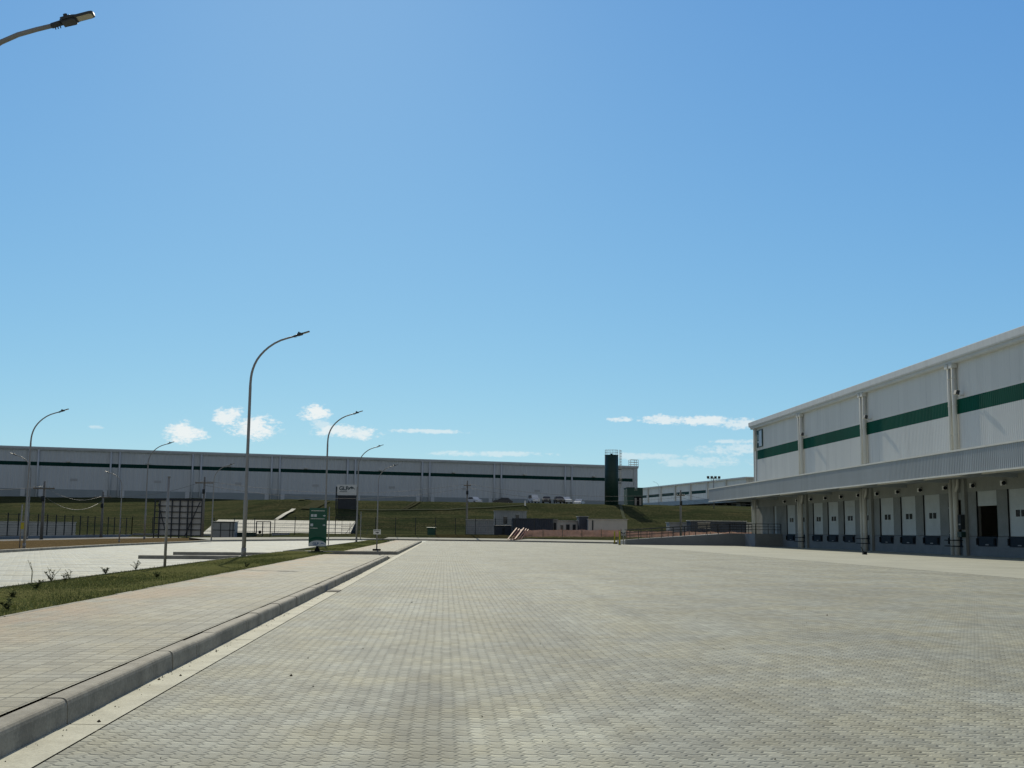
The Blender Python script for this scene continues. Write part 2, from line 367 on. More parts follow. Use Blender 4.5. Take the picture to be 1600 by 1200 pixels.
M['cardark'] = paint('car_paint_dark', (.03, .032, .036), .25, 0, .05, 1, spec=.5)
M['logo'] = paint('logo_slate', (.05, .08, .09), .5, 0, .05, 3)
M['logoblue'] = paint('logo_blue', (.03, .10, .25), .5, 0, .05, 3)
M['silver'] = paint('pale_sign_foot', (.5, .56, .6), .45, 0, .05, 3)
M['board'] = paint('board_back', (.55, .54, .5), .6, 0, .06, 1, dirt=.2)
M['boardframe'] = paint('board_frame', (.035, .042, .05), .6, .1, .15, 2)
M['cable'] = paint('cable', (.08, .085, .09), .6)
M['linepaint'] = concrete('worn_line_paint', (.66, .67, .62), .12, scale=3, spec=0)
M['eave'] = paint('eave_flashing', (.66, .675, .66), .7, 0, .06, .6, dirt=.2, streak=True, spec=.1)
M['drainpale'] = concrete('footpath_concrete', (.50, .49, .42), .08, spec=0)
M['drain'] = concrete('drain_concrete', (.09, .10, .065), .15, spec=0)
M['track'] = concrete('worn_track', (.075, .075, .042), .15, spec=0)
# ------------------------------------------------------------------ terrain
def smooth(a, b, x):
    t = max(0, min(1, (x-a)/(b-a))); return t*t*(3-2*t)
def lerp(a, b, t): return a + (b-a)*t
def seg(x, pts):
    if x <= pts[0][0]: return pts[0][1]
    for (x0, z0), (x1, z1) in zip(pts, pts[1:]):
        if x <= x1: return lerp(z0, z1, (x-x0)/(x1-x0))
    return pts[-1][1]
def hnoise(x, y):
    return (math.sin(x*.31+y*.17)+math.sin(x*.13-y*.41+1.3)+.6*math.sin(x*.83+2.1)*math.sin(y*.57+.4))*.07
def height(x, y):
    left = seg(y, [(150, .0), (158, .5), (168, .6), (180, 2.0), (246, 7.3), (262, 7.8), (400, 7.9)])
    cz = seg(x, [(-30, 6.25), (0, 6.2), (30, 6.05), (45, 5.6), (58, 4.8), (80, 4.3)])
    fy = seg(x, [(-23, 113), (-17, 129), (-8, 150), (8.4, 145.4), (19.6, 134.8), (24, 131), (60, 131)]) + 2.6
    mid = seg(y, [(min(fy, 151.2), .2), (max(153, fy+3), .75), (166, .8), (175, 1.2), (187, 1.2+(cz-1.2)*.5), (189.5, 1.2+(cz-1.2)*.53), (200, cz), (262, 7.6), (330, 8.2), (400, 8.6)])
    k = smooth(-39, -25, x + (y-190)*.25)
    h = lerp(left, mid, k)
    if y < 113 or y < fy - .3: return 0.0
    if y > 152: h += hnoise(x, y)*smooth(152, 175, y)
    if x < -24 and y < 150: h = max(h, 0.0)
    return h
def on_terrain(px, py, y0=142.0, y1=330.0, lift=0.0):
    d = ray(px, py); Y = y0
    while Y < y1:
        p = EYE + d*(Y/d.y)
        if p.z <= height(p.x, p.y) + lift: return p
        Y += .25
    return p
mb = MB()
xs = [-900, -500, -300, -200, -160] + [-130 + 2.5*i for i in range(105)] + [140, 170, 220, 300, 500, 900]
ys = [-400, -150, -60, -20, 40, 90, 112, 116, 120, 124, 128] + [130 + .8*i for i in range(30)] + [154 + 1.2*i for i in range(122)] + [305, 320, 345, 380, 420, 500, 700, 1200, 2600]
for y in ys:
    for x in xs: mb.v.append((x, y, height(x, y) - .06))
nx = len(xs)
for j in range(len(ys)-1):
    for i in range(nx-1):
        mb.f.append((j*nx+i, j*nx+i+1, (j+1)*nx+i+1, (j+1)*nx+i)); mb.sm.append(True)
struct(mb.build('terrain', M['terrain'], fix=False))

# ------------------------------------------------------------------ yard, kerbs, pavements
XW = 35.5                 # dock wall line of the near warehouse
KX = -2.47                # kerb face
FAR = [(-22.3, 113.5), (-17, 129), (-8, 150), (8.4, 145.4), (19.6, 134.8)]
mb = MB(); mb.quad((-2.2, -25, 0), (18.2, -25, 0), (18.2, 124.8, 0), (19.6, 124.8, 0), (19.6, 134.8, 0), (8.4, 145.4, 0), (-2.2, 148.3, 0))
struct(mb.build('paved_yard', M['paver'], fix=False))
mb = MB()
for k in range(18):                       # slabs of the dock apron, cast in bays
    y0 = -25 + k*8.6; y1 = min(y0+8.59, 124.8)
    if y0 >= 124.8: break
    for x0, x1 in ((18.205, 24.0), (24.012, 29.8), (29.812, XW+.2)):
        mb.quad((x0, y0, .003), (x1, y0, .003), (x1, y1, .003), (x0, y1, .003))
struct(mb.build('concrete_apron', M['apron'], fix=False))
mb = MB(); mb.box(18, XW+.2, -25, 124.8, -.05, -.012); struct(mb.build('apron_bed', M['asphalt']))
mb = MB(); y = -25.0
while y < 126:
    L = 3.0; mb.quad((KX-.02, y, .004), (-2.214, y, .001), (-2.214, y+L-.012, .001), (KX-.02, y+L-.012, .004)); y += L
mb.quad((-2.6, -25, -.03), (-2.1, -25, -.03), (-2.1, 126, -.03), (-2.6, 126, -.03))
struct(mb.build('gutter', M['gutter'], fix=False))
def kerb_profile(h=.168, w=.15):
    return [(0, -.05), (-.008, h*.74), (-.014, h*.86), (-.024, h*.94), (-.038, h*.985), (-.054, h), (-w, h), (-w, -.05)]
def kerb_run(name, pts, h=.168, w=.15, side=1, stone=1.0, gap=.005):
    """kerbstones along a polyline; the face looks to the right of the direction of travel when side = 1"""
    mb = MB(); prof = kerb_profile(h, w)
    for a, b in zip(pts, pts[1:]):
        a = Vector((a[0], a[1], 0)); b = Vector((b[0], b[1], 0)); L = (b-a).length; t = (b-a)/L
        nrm = Vector((t.y, -t.x, 0))*side
        n = max(1, round(L/stone)); s = L/n
        for i in range(n):
            p = a + t*(i*s + gap/2); q = a + t*((i+1)*s - gap/2)
            j = random.uniform(-.007, .007); dz = random.uniform(-.006, .004)
            mb.extrude(prof, lambda u, v: p + nrm*(u+j) + Vector((0,0,v+dz)), lambda u, v: q + nrm*(u+j) + Vector((0,0,v+dz)))
    return struct(mb.build(name, M['kerb']))
kerb_run('kerb', [(KX, -25), (KX, 52.0)], h=.170)
WZ = .173
mb = MB()
mb.quad((-5.48, -25, WZ), (KX-.172, -25, WZ), (KX-.172, 51.9, WZ), (-5.48, 51.9, WZ))
mb.quad((-5.48, 51.9, WZ), (KX-.172, 51.9, WZ), (KX+.0, 54.5, .006), (-5.48, 54.5, .006))
mb.quad((-8.1, 58.0, .006), (-5.48, 54.5, .006), (KX, 54.5, .006), (KX, 61.5, .006), (-8.1, 61.5, .006))
struct(mb.build('sidewalk', M['walk'], fix=False))
mb = MB()
mb.quad((-5.3, 61.75, WZ), (KX-.172, 62.3, WZ), (KX-.172, 127, WZ), (-5.9, 130, WZ), (-5.3, 125, WZ))
struct(mb.build('sidewalk', M['walk'], fix=False))
arc = [(-7.9, 61.55)] + [(KX-.9, 61.55)] + [(KX-.9+.9*math.sin(a), 62.45-.9*math.cos(a)) for a in (R(22), R(45), R(68), R(90))] + [(KX, 127), (KX-.4, 129), (KX-1.5, 130.3)]
kerb_run('kerb', arc, h=.170)
kerb_run('kerb', [(-5.42, -25), (-5.42, 51.9)], h=.182, w=.07, stone=1.0)
# grass strips
def strip(name, x0, x1, y0, y1, z, mat, amp=.03, nx=8, step=.5):
    mb = MB(); ny = int((y1-y0)/step)
    for j in range(ny+1):
        for i in range(nx+1):
            x = lerp(x0(y0+(y1-y0)*j/ny), x1(y0+(y1-y0)*j/ny), i/nx); y = lerp(y0, y1, j/ny)
            e = 0 if i in (0, nx) else amp
            mb.v.append((x, y, z + e*(.6+.5*math.sin(x*1.3+y*.31)+.5*math.sin(y*.47-x*1.7)) + (random.uniform(0, amp*.4) if e else 0)))
    for j in range(ny):
        for i in range(nx):
            a = j*(nx+1)+i; mb.f.append((a, a+1, a+nx+2, a+nx+1)); mb.sm.append(True)
    # edges go down to the bed so that no gap shows
    return struct(mb.build(name, mat, fix=False))
c_ = lambda v: (lambda y: v)
strip('grass_strip', c_(-8.12), c_(-5.5), -20, 58.5, WZ-.01, M['grass'])
strip('grass_strip', lambda y: lerp(-7.75, -8.4, (y-62)/68), lambda y: lerp(-5.3, -6.2, max(0, (y-100)/30)), 61.75, 130, WZ-.01, M['grass'], step=1)
mb = MB(); mb.box(-8.18, -8.12, -20, 58.5, -.05, WZ+.01); mb.box(-8.5, -8.44, 62, 130, -.05, WZ-.02)
struct(mb.build('strip_edging', M['kerb']))
# grass blades
mb = MB()
def blade(x, y, z, h, w, lean):
    a = random.uniform(0, 2*PI); c, s = math.cos(a)*w, math.sin(a)*w; b = random.uniform(0, 2*PI)
    mb.v += [(x-c, y-s, z), (x+c, y+s, z), (x+math.cos(b)*lean, y+math.sin(b)*lean, z+h)]
    n = len(mb.v); mb.f.append((n-3, n-2, n-1)); mb.sm.append(False)
for k in range(42000):
    y = 11 + 46*random.random()**1.5; x = random.uniform(-8.1, -5.5)
    h = random.uniform(.02, .06)*(1.7 if random.random() < .05 else 1); blade(x, y, WZ-.005, h, random.uniform(.004, .010), h*random.uniform(.2, .9))
for k in range(9000):
    y = random.uniform(62, 128); x = random.uniform(-7.9, -5.35); h = random.uniform(.03, .08)
    blade(x, y, WZ-.005, h, .014, h*.6)
struct(mb.build('grass', M['blade'], fix=False), 'stuff')
# parking on the left
mb = MB(); mb.quad((-19, -25, 0), (-8.15, -25, 0), (-8.15, 61.5, 0), (-7.8, 62, 0), (-8.42, 130, 0), (-8.42, 149, 0), (-17, 129, 0), (-22.3, 113.5, 0), (-22.45, 79, 0), (-21.3, 57, 0))
struct(mb.build('parking_lot', M['park'], fix=False))
mb = MB()
for k in range(9):
    y0_ = 22.1 + 3.15*k; mb.quad((-13.2, y0_, .004), (-8.3, y0_, .004), (-8.3, y0_+.11, .004), (-13.2, y0_+.11, .004))
struct(mb.build('parking_marking', M['linepaint'], fix=False))
mb = MB(); mb.quad((-8.42, 130, .002), (-2.2, 127, .002), (-2.2, 148.2, .002), (-8, 149.8, .002), (-8.42, 149, .002))
struct(mb.build('driveway', M['park'], fix=False))
kerb_run('kerb', [(-19, -25), (-21.3, 57), (-22.45, 79), (-22.3, 113.5)], h=.15, side=1, stone=2)
kerb_run('kerb', FAR, h=.17, w=.6, side=1, stone=2)
mb = MB()
for (a, b) in zip(FAR, FAR[1:]):
    a = Vector(a).to_3d(); b = Vector(b).to_3d(); d = (b-a).normalized(); n_ = Vector((-d.y, d.x, 0))
    for k in range(2): pass
    p0 = a + n_*.6; p1 = b + n_*.6; q0 = a + n_*2.6; q1 = b + n_*2.6
    mb.quad((p0.x, p0.y, .176), (p1.x, p1.y, .176), (q1.x, q1.y, .36), (q0.x, q0.y, .36))
    mb.quad((q0.x, q0.y, .36), (q1.x, q1.y, .36), (q1.x, q1.y, -.1), (q0.x, q0.y, -.1))
struct(mb.build('footpath', M['drainpale'], fix=False))
kerb_run('parking_kerb', [(-12.7, 49.2), (-8.2, 49.6)], h=.15, w=.5)
kerb_run('parking_kerb', [(-13.0, 56.7), (-8.2, 57.2)], h=.15, w=.5)
mb = MB()
vl = [(-19.15, -25), (-21.45, 57), (-22.6, 79), (-22.45, 114), (-17.5, 130), (-9, 151)]; vr = [(-33, -25), (-34, 57), (-34, 90), (-34, 118), (-30, 140), (-14, 152.5)]
for i in range(len(vl)-1):
    for k in range(4):
        a = Vector(vl[i]).lerp(Vector(vr[i]), k/4); b = Vector(vl[i]).lerp(Vector(vr[i]), (k+1)/4)
        c = Vector(vl[i+1]).lerp(Vector(vr[i+1]), (k+1)/4); d = Vector(vl[i+1]).lerp(Vector(vr[i+1]), k/4)
        mb.quad(*[(p.x, p.y, .13) for p in (a, b, c, d)])
struct(mb.build('dry_verge', M['dry'], fix=False))
mb = MB(); mb.quad((-33, -25, .05), (-40.3, -25, .05), (-40.3, 151, .05), (-34, 151, .05), (-30, 140, .05), (-34, 118, .05))
struct(mb.build('service_road', M['asphalt'], fix=False))
mb = MB(); mb.box(-41.2, -40.8, 60, 155, -.06, .35); mb.box(-40.8, -9, 154.8, 155.2, -.06, .5)
tag(mb.build('low_wall', M['ramp_concrete']), 'low grey concrete footing under the dark mesh fence', 'wall')
mb = MB()
for k in range(520):
    if k < 300: x = KX + .01 + abs(random.gauss(0, .06)); y = 4 + 40*random.random()**1.6
    else: x = random.uniform(-2.2, 10); y = 4 + 24*random.random()**1.4
    r = random.uniform(.0025, .007)*(2.2 if random.random() < .04 else 1); z = .003
    mb.add([(x-r, y, z), (x, y-r, z), (x+r*1.2, y, z), (x, y+r, z), (x+r*.2, y, z+r*1.1), (x, y, z-r*.4)], [(0,1,4),(1,2,4),(2,3,4),(3,0,4),(1,0,5),(2,1,5),(3,2,5),(0,3,5)])
struct(mb.build('grit', M['soil'], fix=False), 'stuff')
# thin black slab laid in as the wedge of shadow in the gutter
mb = MB(); mb.box(KX+.01, -2.19, 24.6, 25.3, .006, .014); struct(mb.build('gutter_shadow', M['black']))

# ------------------------------------------------------------------ near warehouse with loading docks
Y0, Y1 = 28.0, 131.0
COLS = [78.0 + 17.35*i for i in range(-2, 3)]
JAMB = [71.33 + 4.325*i for i in range(-9, 12)]
ZD, ZT, ZE = 1.32, 4.30, 14.0
DW = 2.95
wh = thing('warehouse', 'long pale warehouse with green stripe, metal canopy and row of loading docks', 'warehouse', (XW, 78, 0), world=True)
def corr(mb, P0, dirv, nrm, L, z0, z1, pitch=.26, dep=.017):
    """trapezoidal sheet: starts at P0, runs L along dirv, ribs stand out along nrm"""
    n = int(L/pitch); pts = []
    for i in range(n):
        s = i*pitch
        for ds, o in ((0, 0), (.42, 0), (.55, 1), (.87, 1)): pts.append((s+ds*pitch, o*dep))
    pts.append((L, 0)); k = len(mb.v)
    for s, o in pts:
        p = Vector(P0) + Vector(dirv)*s + Vector(nrm)*o
        mb.v += [(p.x, p.y, z0), (p.x, p.y, z1)]
    for i in range(len(pts)-1):
        mb.f.append((k+2*i, k+2*i+2, k+2*i+3, k+2*i+1)); mb.sm.append(False)
    return mb
NX = (-1, 0, 0)
mb = MB(); corr(mb, (XW, Y0, 0), (0,1,0), NX, Y1-Y0, 6.0, 9.72); corr(mb, (XW, Y0, 0), (0,1,0), NX, Y1-Y0, 10.75, 13.45)
mb.box(XW+.02, XW+.3, Y0, Y1, 4.9, 13.9)
mb.box(XW+.3, XW+70, Y1-.3, Y1, 0, 13.9); mb.box(XW+.3, XW+70, Y0, Y0+.3, 0, 13.9); mb.box(XW+69.7, XW+70, Y0+.3, Y1-.3, 0, 13.9)
mb.build('wall', M['sheet'], wh, fix=False)
mb = MB(); corr(mb, (XW-.004, Y0, 0), (0,1,0), NX, Y1-Y0-1.2, 9.72, 10.75); mb.build('green_stripe', M['green'], wh, fix=False)
mb = MB(); mb.extrude([(XW-.1, 13.9), (XW+35, 15.6), (XW+70, 13.9), (XW+70, 14.02), (XW+35, 15.72), (XW-.1, 14.02)], lambda a, b: (a, Y0, b), lambda a, b: (a, Y1, b))
mb.build('roof', M['sheet'], wh)
mb = MB(); mb.extrude([(XW-.52, 13.52), (XW-.58, 13.60), (XW-.60, 14.03), (XW-.595, 14.05), (XW+.25, 14.05), (XW+.25, 13.52)], lambda a, b: (a, Y0-.3, b), lambda a, b: (a, Y1+.3, b))
e = mb.build('eave_flashing', M['eave'], wh)
mb = MB(); mb.extrude([(XW-.36, 13.26), (XW-.42, 13.34), (XW-.42, 13.515), (XW+.0, 13.515), (XW+.0, 13.26)], lambda a, b: (a, Y0, b), lambda a, b: (a, Y1+.15, b))
mb.build('eave_gutter', M['trim'], wh)
# end corner trim
mb = MB(); mb.box(XW-.09, XW-.045, Y1-.85, Y1+.02, 6.3, 13.3); mb.box(XW-.12, XW-.09, Y1-.14, Y1+.02, 6.3, 13.3); mb.build('corner_trim', M['trim'], wh)
# lower wall: base, piers, beam
mb = MB(); mb.box(XW, XW+.35, Y0, Y1, -.05, ZD-.02); mb.build('dock_base', M['dock_base'], wh)
mb = MB(); mb.box(XW+.35, XW+69, Y0+.4, Y1-.4, ZD-.2, ZD-.02); mb.build('dock_floor', M['asphalt'], wh)
mb = MB()
edges = []
for j in JAMB: edges.append((j-DW, j))
edges.append((122.6, 123.7))                            # door on the landing
y = Y0
for a, b in sorted(edges):
    MB().box(XW, XW+.3, y, a, ZD, ZT).build('pier', M['pier'], wh); y = b
MB().box(XW, XW+.3, y, Y1, ZD, ZT).build('pier', M['pier'], wh)
mb = MB(); mb.box(XW-.025, XW+.3, Y0, Y1, ZT, 5.25); mb.build('lintel_beam', M['dock_concrete'], wh)
# doors
def dock_door(j, opened=0.0):
    mb = MB(); z0 = ZD + opened; n = 6; h = (ZT-ZD)/n
    z = ZD + 0.0
    k0 = int(opened/h + .001)
    for k in range(k0, n):
        mb.box(XW+.09, XW+.14, j-DW+.02, j-.02, ZD+k*h+.006, ZD+(k+1)*h-.006)
    mb.box(XW+.115, XW+.135, j-DW+.02, j-.02, ZD+k0*h, ZT)
    d = mb.build('dock_door', M['door'], wh)
    d['label'] = 'half raised dock door' if opened else 'closed white sectional dock door'
    wl = d; yc = j - DW/2
    if opened < 1.2:
        for s in (-.34, .34):
            m2 = MB(); m2.box(XW+.082, XW+.089, yc+s-.27, yc+s+.27, 2.55, 2.97); m2.build('window', M['glass'], d)
    m2 = MB(); m2.box(XW+.06, XW+.089, j-DW+.12, j-DW+.18, 1.75, 1.9); m2.build('handle', M['black'], d)
    for q in (j-.07, j-DW): MB().box(XW+.02, XW+.088, q, q+.07, ZD, ZT).build('door_seal', M['black'], wh)
    m4 = MB(); m4.extrude([(j-DW+.08, ZD-.02), (j-.04, ZD-.02), (j-.16, .66), (j-DW+.2, .66)], lambda a, b: (XW-.05, a, b), lambda a, b: (XW-.003, a, b))
    lv = m4.build('dock_leveller', M['dockblue'], wh)
    m5 = MB(); m5.box(XW-.075, XW-.052, yc-.22, yc+.22, .73, .80); m5.build('lip', M['pole'], lv)
    for yb in (j-.16, j-DW+.36):
        m6 = MB(); m6.box(XW-.13, XW-.052, yb-.10, yb+.10, .74, 1.18); m6.build('dock_bumper', M['black'], lv)
    m7 = MB(); m7.box(XW-.30, XW-.026, j-.02, j+.24, 4.53, 4.83); dl = m7.build('dock_light', M['white'], wh)
    m8 = MB(); m8.tube([(XW-.20, j-.022, 4.68), (XW-.20, j-.10, 4.68)], .125, 14); m8.build('lamp_ring', M['black'], dl)
    m9 = MB(); m9.tube([(XW-.20, j-.101, 4.68), (XW-.20, j-.115, 4.68)], .06, 12); m9.build('lamp_lens', M['dockblue'], dl)
for j in JAMB:
    op = 3.0 if abs(j-79.98) < .5 else (1.99 if abs(j-75.65) < .5 else 0)
    op = {3.0: 2.5}.get(op, op)
    dock_door(j, op)
mb = MB(); mb.box(XW+.12, XW+.17, 122.62, 123.68, ZD, ZT); d = mb.build('personnel_door', M['door'], wh)
mb = MB(); mb.box(XW+.09, XW+.119, 122.75, 122.82, 2.3, 2.45); mb.build('handle', M['black'], d)
# structural columns and rain pipes
for cy in COLS:
    mb = MB(); mb.box(XW-.22, XW-.027, cy-1.1, cy-.55, -.05, 5.2); mb.build('column', M['dock_concrete'], wh)
    for dyp, r in ((.52, .135), (-.18, .16)):
        mb = MB(); mb.tube([(XW-.24, cy+dyp, 6.3), (XW-.24, cy+dyp, 13.2)], r, 12)
        for zz in (8.2, 10.3, 12.2): mb.tube([(XW-.24, cy+dyp, zz), (XW-.24, cy+dyp, zz+.07)], r+.018, 12)
        p = mb.build('rain_pipe', M['pipe'], wh)
        m2 = MB(); m2.box(XW-.48, XW-.07, cy+dyp-.24, cy+dyp+.24, 12.95, 13.25); m2.build('hopper', M['trim'], p)
        mb = MB(); mb.tube([(XW-.42, cy+dyp, .0), (XW-.42, cy+dyp, 5.18)], r+.03, 12)
        for zz in (1.45, 3.2): mb.tube([(XW-.42, cy+dyp, zz), (XW-.42, cy+dyp, zz+.08)], r+.05, 12)
        mb.build('rain_pipe', M['pipe'], wh)
    mb = MB(); mb.tube([(XW-.42, cy-.2, 4.2), (XW-.42, cy-.32, 4.42), (XW-.42, cy-.5, 4.65), (XW-.42, cy-.6, 4.9), (XW-.42, cy-.6, 5.18)], .1, 10)
    mb.build('pipe_elbow', M['pipe'], wh)
    mb = MB()
    for zz in (.62, 1.02):
        mb.tube([(XW-.03, cy+.95, zz), (XW-.72, cy+.95, zz), (XW-.86, cy+.8, zz), (XW-.86, cy-.5, zz), (XW-.72, cy-.65, zz), (XW-.23, cy-.65, zz)], .035, 8)
    mb.build('pipe_guard', M['steel_dark'], wh)
    mb = MB(); mb.box(XW-.34, XW-.042, cy-1.22, cy-1.05, 10.86, 10.95); fl = mb.build('floodlight', M['trim'], wh)
    m2 = MB(); m2.extrude([(-.18, -.1), (.06, -.16), (.14, .12), (-.1, .18)], lambda a, b: (XW-.48+a, cy-1.35, 11.1+b), lambda a, b: (XW-.48+a, cy-.98, 11.1+b)); m2.build('lamp_head', M['head'], fl)
    m3 = MB(); m3.quad((XW-.67, cy-1.33, 11.0), (XW-.43, cy-1.33, 10.935), (XW-.43, cy-1.0, 10.935), (XW-.67, cy-1.0, 11.0)); m3.build('lamp_lens', M['lens'], fl, fix=False)
for dyp, r in ((-.55, .13), (-1.4, .13)):                # corner pipes above the landing
    mb = MB(); mb.tube([(XW-.42, Y1+dyp, ZD), (XW-.42, Y1+dyp, 5.18)], r+.03, 12); mb.build('rain_pipe', M['pipe'], wh)
mb = MB(); mb.tube([(XW-.24, Y1-1.15, 10.7), (XW-.24, Y1-1.15, 13.2)], .13, 12); mb.build('rain_pipe', M['pipe'], wh)
# canopy
XC = 30.15
CY0 = 30.0
mb = MB(); corr(mb, (XC, CY0, 0), (0,1,0), NX, Y1-CY0, 4.95, 6.27, .22, .035); corr(mb, (XC+.05, Y1, 0), (1,0,0), (0,1,0), XW-XC-.05, 4.95, 6.27, .22, .03)
fa = mb.build('canopy_fascia', M['galv'], wh, fix=False)
mb = MB(); mb.box(XC-.09, XC+.1, CY0, Y1+.06, 6.27, 6.37); mb.build('canopy_flashing', M['trim'], wh)
mb = MB(); mb.box(XC-.08, XC+.08, CY0, Y1+.05, 4.86, 4.95); mb.build('canopy_trim', M['trim'], wh)
mb = MB(); mb.extrude([(XC+.1, 6.20), (XW-.05, 6.0), (XW-.05, 5.95), (XC+.1, 6.14)], lambda a, b: (a, CY0, b), lambda a, b: (a, Y1-.02, b)); mb.build('canopy_roof', M['galv'], wh)
mb = MB(); corr(mb, (XC+.1, Y1-.1, 0), (1,0,0), (0,1,0), .1, 5, 5.01)
mb = MB(); mb.box(XC+.1, XW-.03, CY0, Y1-.03, 5.22, 5.26); mb.build('canopy_soffit', M['galv'], wh)
for k in range(12):
    yb = Y1-.4 - k*8.675
    mb = MB(); mb.extrude([(XC+.12, 5.06), (XW-.03, 4.96), (XW-.03, 5.215), (XC+.12, 5.215)], lambda a, b: (a, yb-.1, b), lambda a, b: (a, yb+.1, b)); mb.build('canopy_beam', M['galv'], wh)
mb = MB()
for xx in (31.5, 33.2): mb.box(xx-.05, xx+.05, CY0, Y1-.5, 5.12, 5.21)
mb.build('canopy_purlin', M['sheet'], wh)
# roof post and sign at the far corner
mb = MB(); mb.tube([(XW+3, 122, 13.9), (XW+3, 122, 15.1)], .04, 6); mb.tube([(XW+3, 119.5, 13.9), (XW+3, 119.5, 15.1)], .04, 6); mb.tube([(XW+3, 119.4, 15.1), (XW+3, 122.1, 15.1)], .04, 6); mb.build('roof_railing', M['trim'], wh)
mb = MB(); mb.box(XW-.12, XW-.045, 127.2, 129.6, 11.05, 13.0); sg = mb.build('wall_sign', M['tankgreen'], wh)
sg['label'] = 'upright dark sign panel with a pale half'
mb = MB(); mb.box(XW-.126, XW-.1205, 127.5, 128.55, 11.15, 12.9); mb.build('sign_face', M['silver'], sg)
mb = MB(); mb.box(XW-.126, XW-.1205, 128.85, 129.05, 11.9, 12.5); mb.box(XW-.126, XW-.1205, 128.75, 129.15, 11.55, 11.8); mb.build('sign_mark', M['white'], sg)
# things seen through the two open docks
t = thing('pallet_stack', 'stack of pale goods on a pallet inside the half open dock', 'pallet', (XW+2.6, 75.2, ZD-.02))
mb = MB()
for k in range(3): mb.box(-.5, .5, -.5+.42*k, -.38+.42*k, 0, .1)
mb.box(-.55, .55, -.55, .55, .1, .14); mb.build('pallet', M['wood'], t)
mb = MB(); mb.box(-.45, .45, -.45, .4, .14, .62); mb.box(-.4, .3, -.3, .42, .62, .95); mb.build('goods', M['white'], t)
t = thing('ladder', 'pale ladder standing in the dark open dock behind the rain pipes', 'ladder', (XW+.9, 78.9, ZD-.02))
mb = MB()
for s in (-.25, .25): mb.bar((0, s, 0), (.25, s, 2.2), .05, .05)
mb.build('stile', M['trim'], t)
mb = MB()
for k in range(7): mb.bar((.04+.03*k, -.25, .3+.27*k), (.04+.03*k, .25, .3+.27*k), .03, .03)
mb.build('rung', M['trim'], t)
t = thing('control_panel', 'dark electrical panel fixed beside the rain pipes by the open dock', 'panel', (XW-.24, 77.2, 0))
mb = MB(); mb.box(-.26, .01, -.28, .22, 1.75, 2.75); mb.build('cabinet', M['steel_dark'], t)
mb = MB(); mb.box(-.30, .01, -.34, .30, 1.25, 1.6); mb.build('hose_box', M['tankgreen'], t)
mb = MB(); mb.box(-.275, -.262, -.2, .12, 2.05, 2.15); mb.build('nameplate', M['pole'], t)
t = thing('wheel_stop', 'small black wheel stop standing on the apron before the dock pipes', 'wheel stop', at_z(1351, 866.5, .003))
mb = MB(); mb.box(-.1, .12, -.15, .18, 0, .2); mb.build('block', M['black'], t)
mb = MB(); mb.bar((-.08, .05, .2), (-.2, .1, .52), .2, .05); mb.build('handle', M['steel_dark'], t)

# ------------------------------------------------------------------ ramp up to the landing
rp = thing('loading_ramp', 'grey concrete ramp climbing to the landing at the end of the docks', 'ramp', (27, 126.5, 0), world=True)
RX0, RX1, RY = 19.5, 32.6, 124.82
mb = MB()
mb.extrude([(RX0, -.05), (RX1, -.05), (RX1, 1.34), (31.0, 1.34), (RX0, .52)], lambda a, b: (a, RY, b), lambda a, b: (a, RY+.18, b))
mb.box(RX1, XW-.002, 120.62, 120.8, -.05, 1.34); mb.box(RX1, RX1+.18, 120.8, RY+.18, -.05, 1.338)
mb.build('ramp_wall', M['ramp_concrete'], rp)
mb = MB(); mb.extrude([(RX0, -.05), (XW-.003, -.05), (XW-.003, 1.30), (31.0, 1.30), (RX0, .44)], lambda a, b: (a, RY+.18, b), lambda a, b: (a, RY+6, b))
mb.box(RX1+.18, XW-.003, 120.8, RY+.18, 0, 1.30); mb.build('ramp_deck', M['ramp_concrete'], rp)
def rz(x): return .52 + (1.34-.52)*min(1, max(0, (x-RX0)/(31.0-RX0)))
def railing(pts, n):
    mb = MB()
    for k, (rh, r) in enumerate(((1.02, .03), (.72, .022), (.42, .022))):
        mb.tube([(x, y, z+rh) for x, y, z in pts], r, 6)
    rl = mb.build('railing', M['steel_dark'], rp)
    for (a, b) in zip(pts, pts[1:]):
        a = Vector(a); b = Vector(b); m = max(1, round((b-a).length/1.3))
        for i in range(m+1):
            p = a.lerp(b, i/m); q = MB(); q.box(p.x-.028, p.x+.028, p.y-.028, p.y+.028, p.z-.02, p.z+1.02); q.build('railing_post', M['steel_dark'], rl)
railing([(RX0+.2, RY+.09, rz(RX0+.2)), (31.0, RY+.09, 1.34), (RX1+.09, RY+.09, 1.34), (RX1+.09, 120.71, 1.34), (XW-.1, 120.71, 1.34)], 0)
railing([(RX0+.2, RY+5.9, rz(RX0+.2)), (31.0, RY+5.9, 1.34), (XW-.3, RY+5.9, 1.34)], 0)

# ------------------------------------------------------------------ warehouse on the embankment
def on_line(px, A, D):
    """where the vertical plane through pixel column px cuts the plan line A + s D"""
    d = ray(px, 760); # (A + sD) x d = 0 in plan
    s = (A[1]*d.x - A[0]*d.y)/(D[0]*d.y - D[1]*d.x); return s
A = Vector((-93, 246, 0)); B = Vector((48, 288, 0)); D = (B-A).normalized(); NB = Vector((D.y, -D.x, 0))  # NB looks to the camera
LB = (B-A).length; S0 = -70.0
bw = thing('warehouse', 'far grey warehouse in shade on top of the grass embankment', 'warehouse', (A+D*60).to_tuple(), world=True)
def P(s, o=0): p = A + D*s + NB*o; return p
mb = MB()
a = P(S0)
corr(mb, a, D, NB, LB-S0, 9.1, 13.95, .8, .05); corr(mb, a, D, NB, LB-S0, 14.75, 17.3, .8, .05)
def pbox(mb, s0, s1, o0, o1, z0, z1):
    c = [P(s0, o0), P(s1, o0), P(s1, o1), P(s0, o1)]
    mb.prism([(p.x, p.y) for p in c], z0, z1)
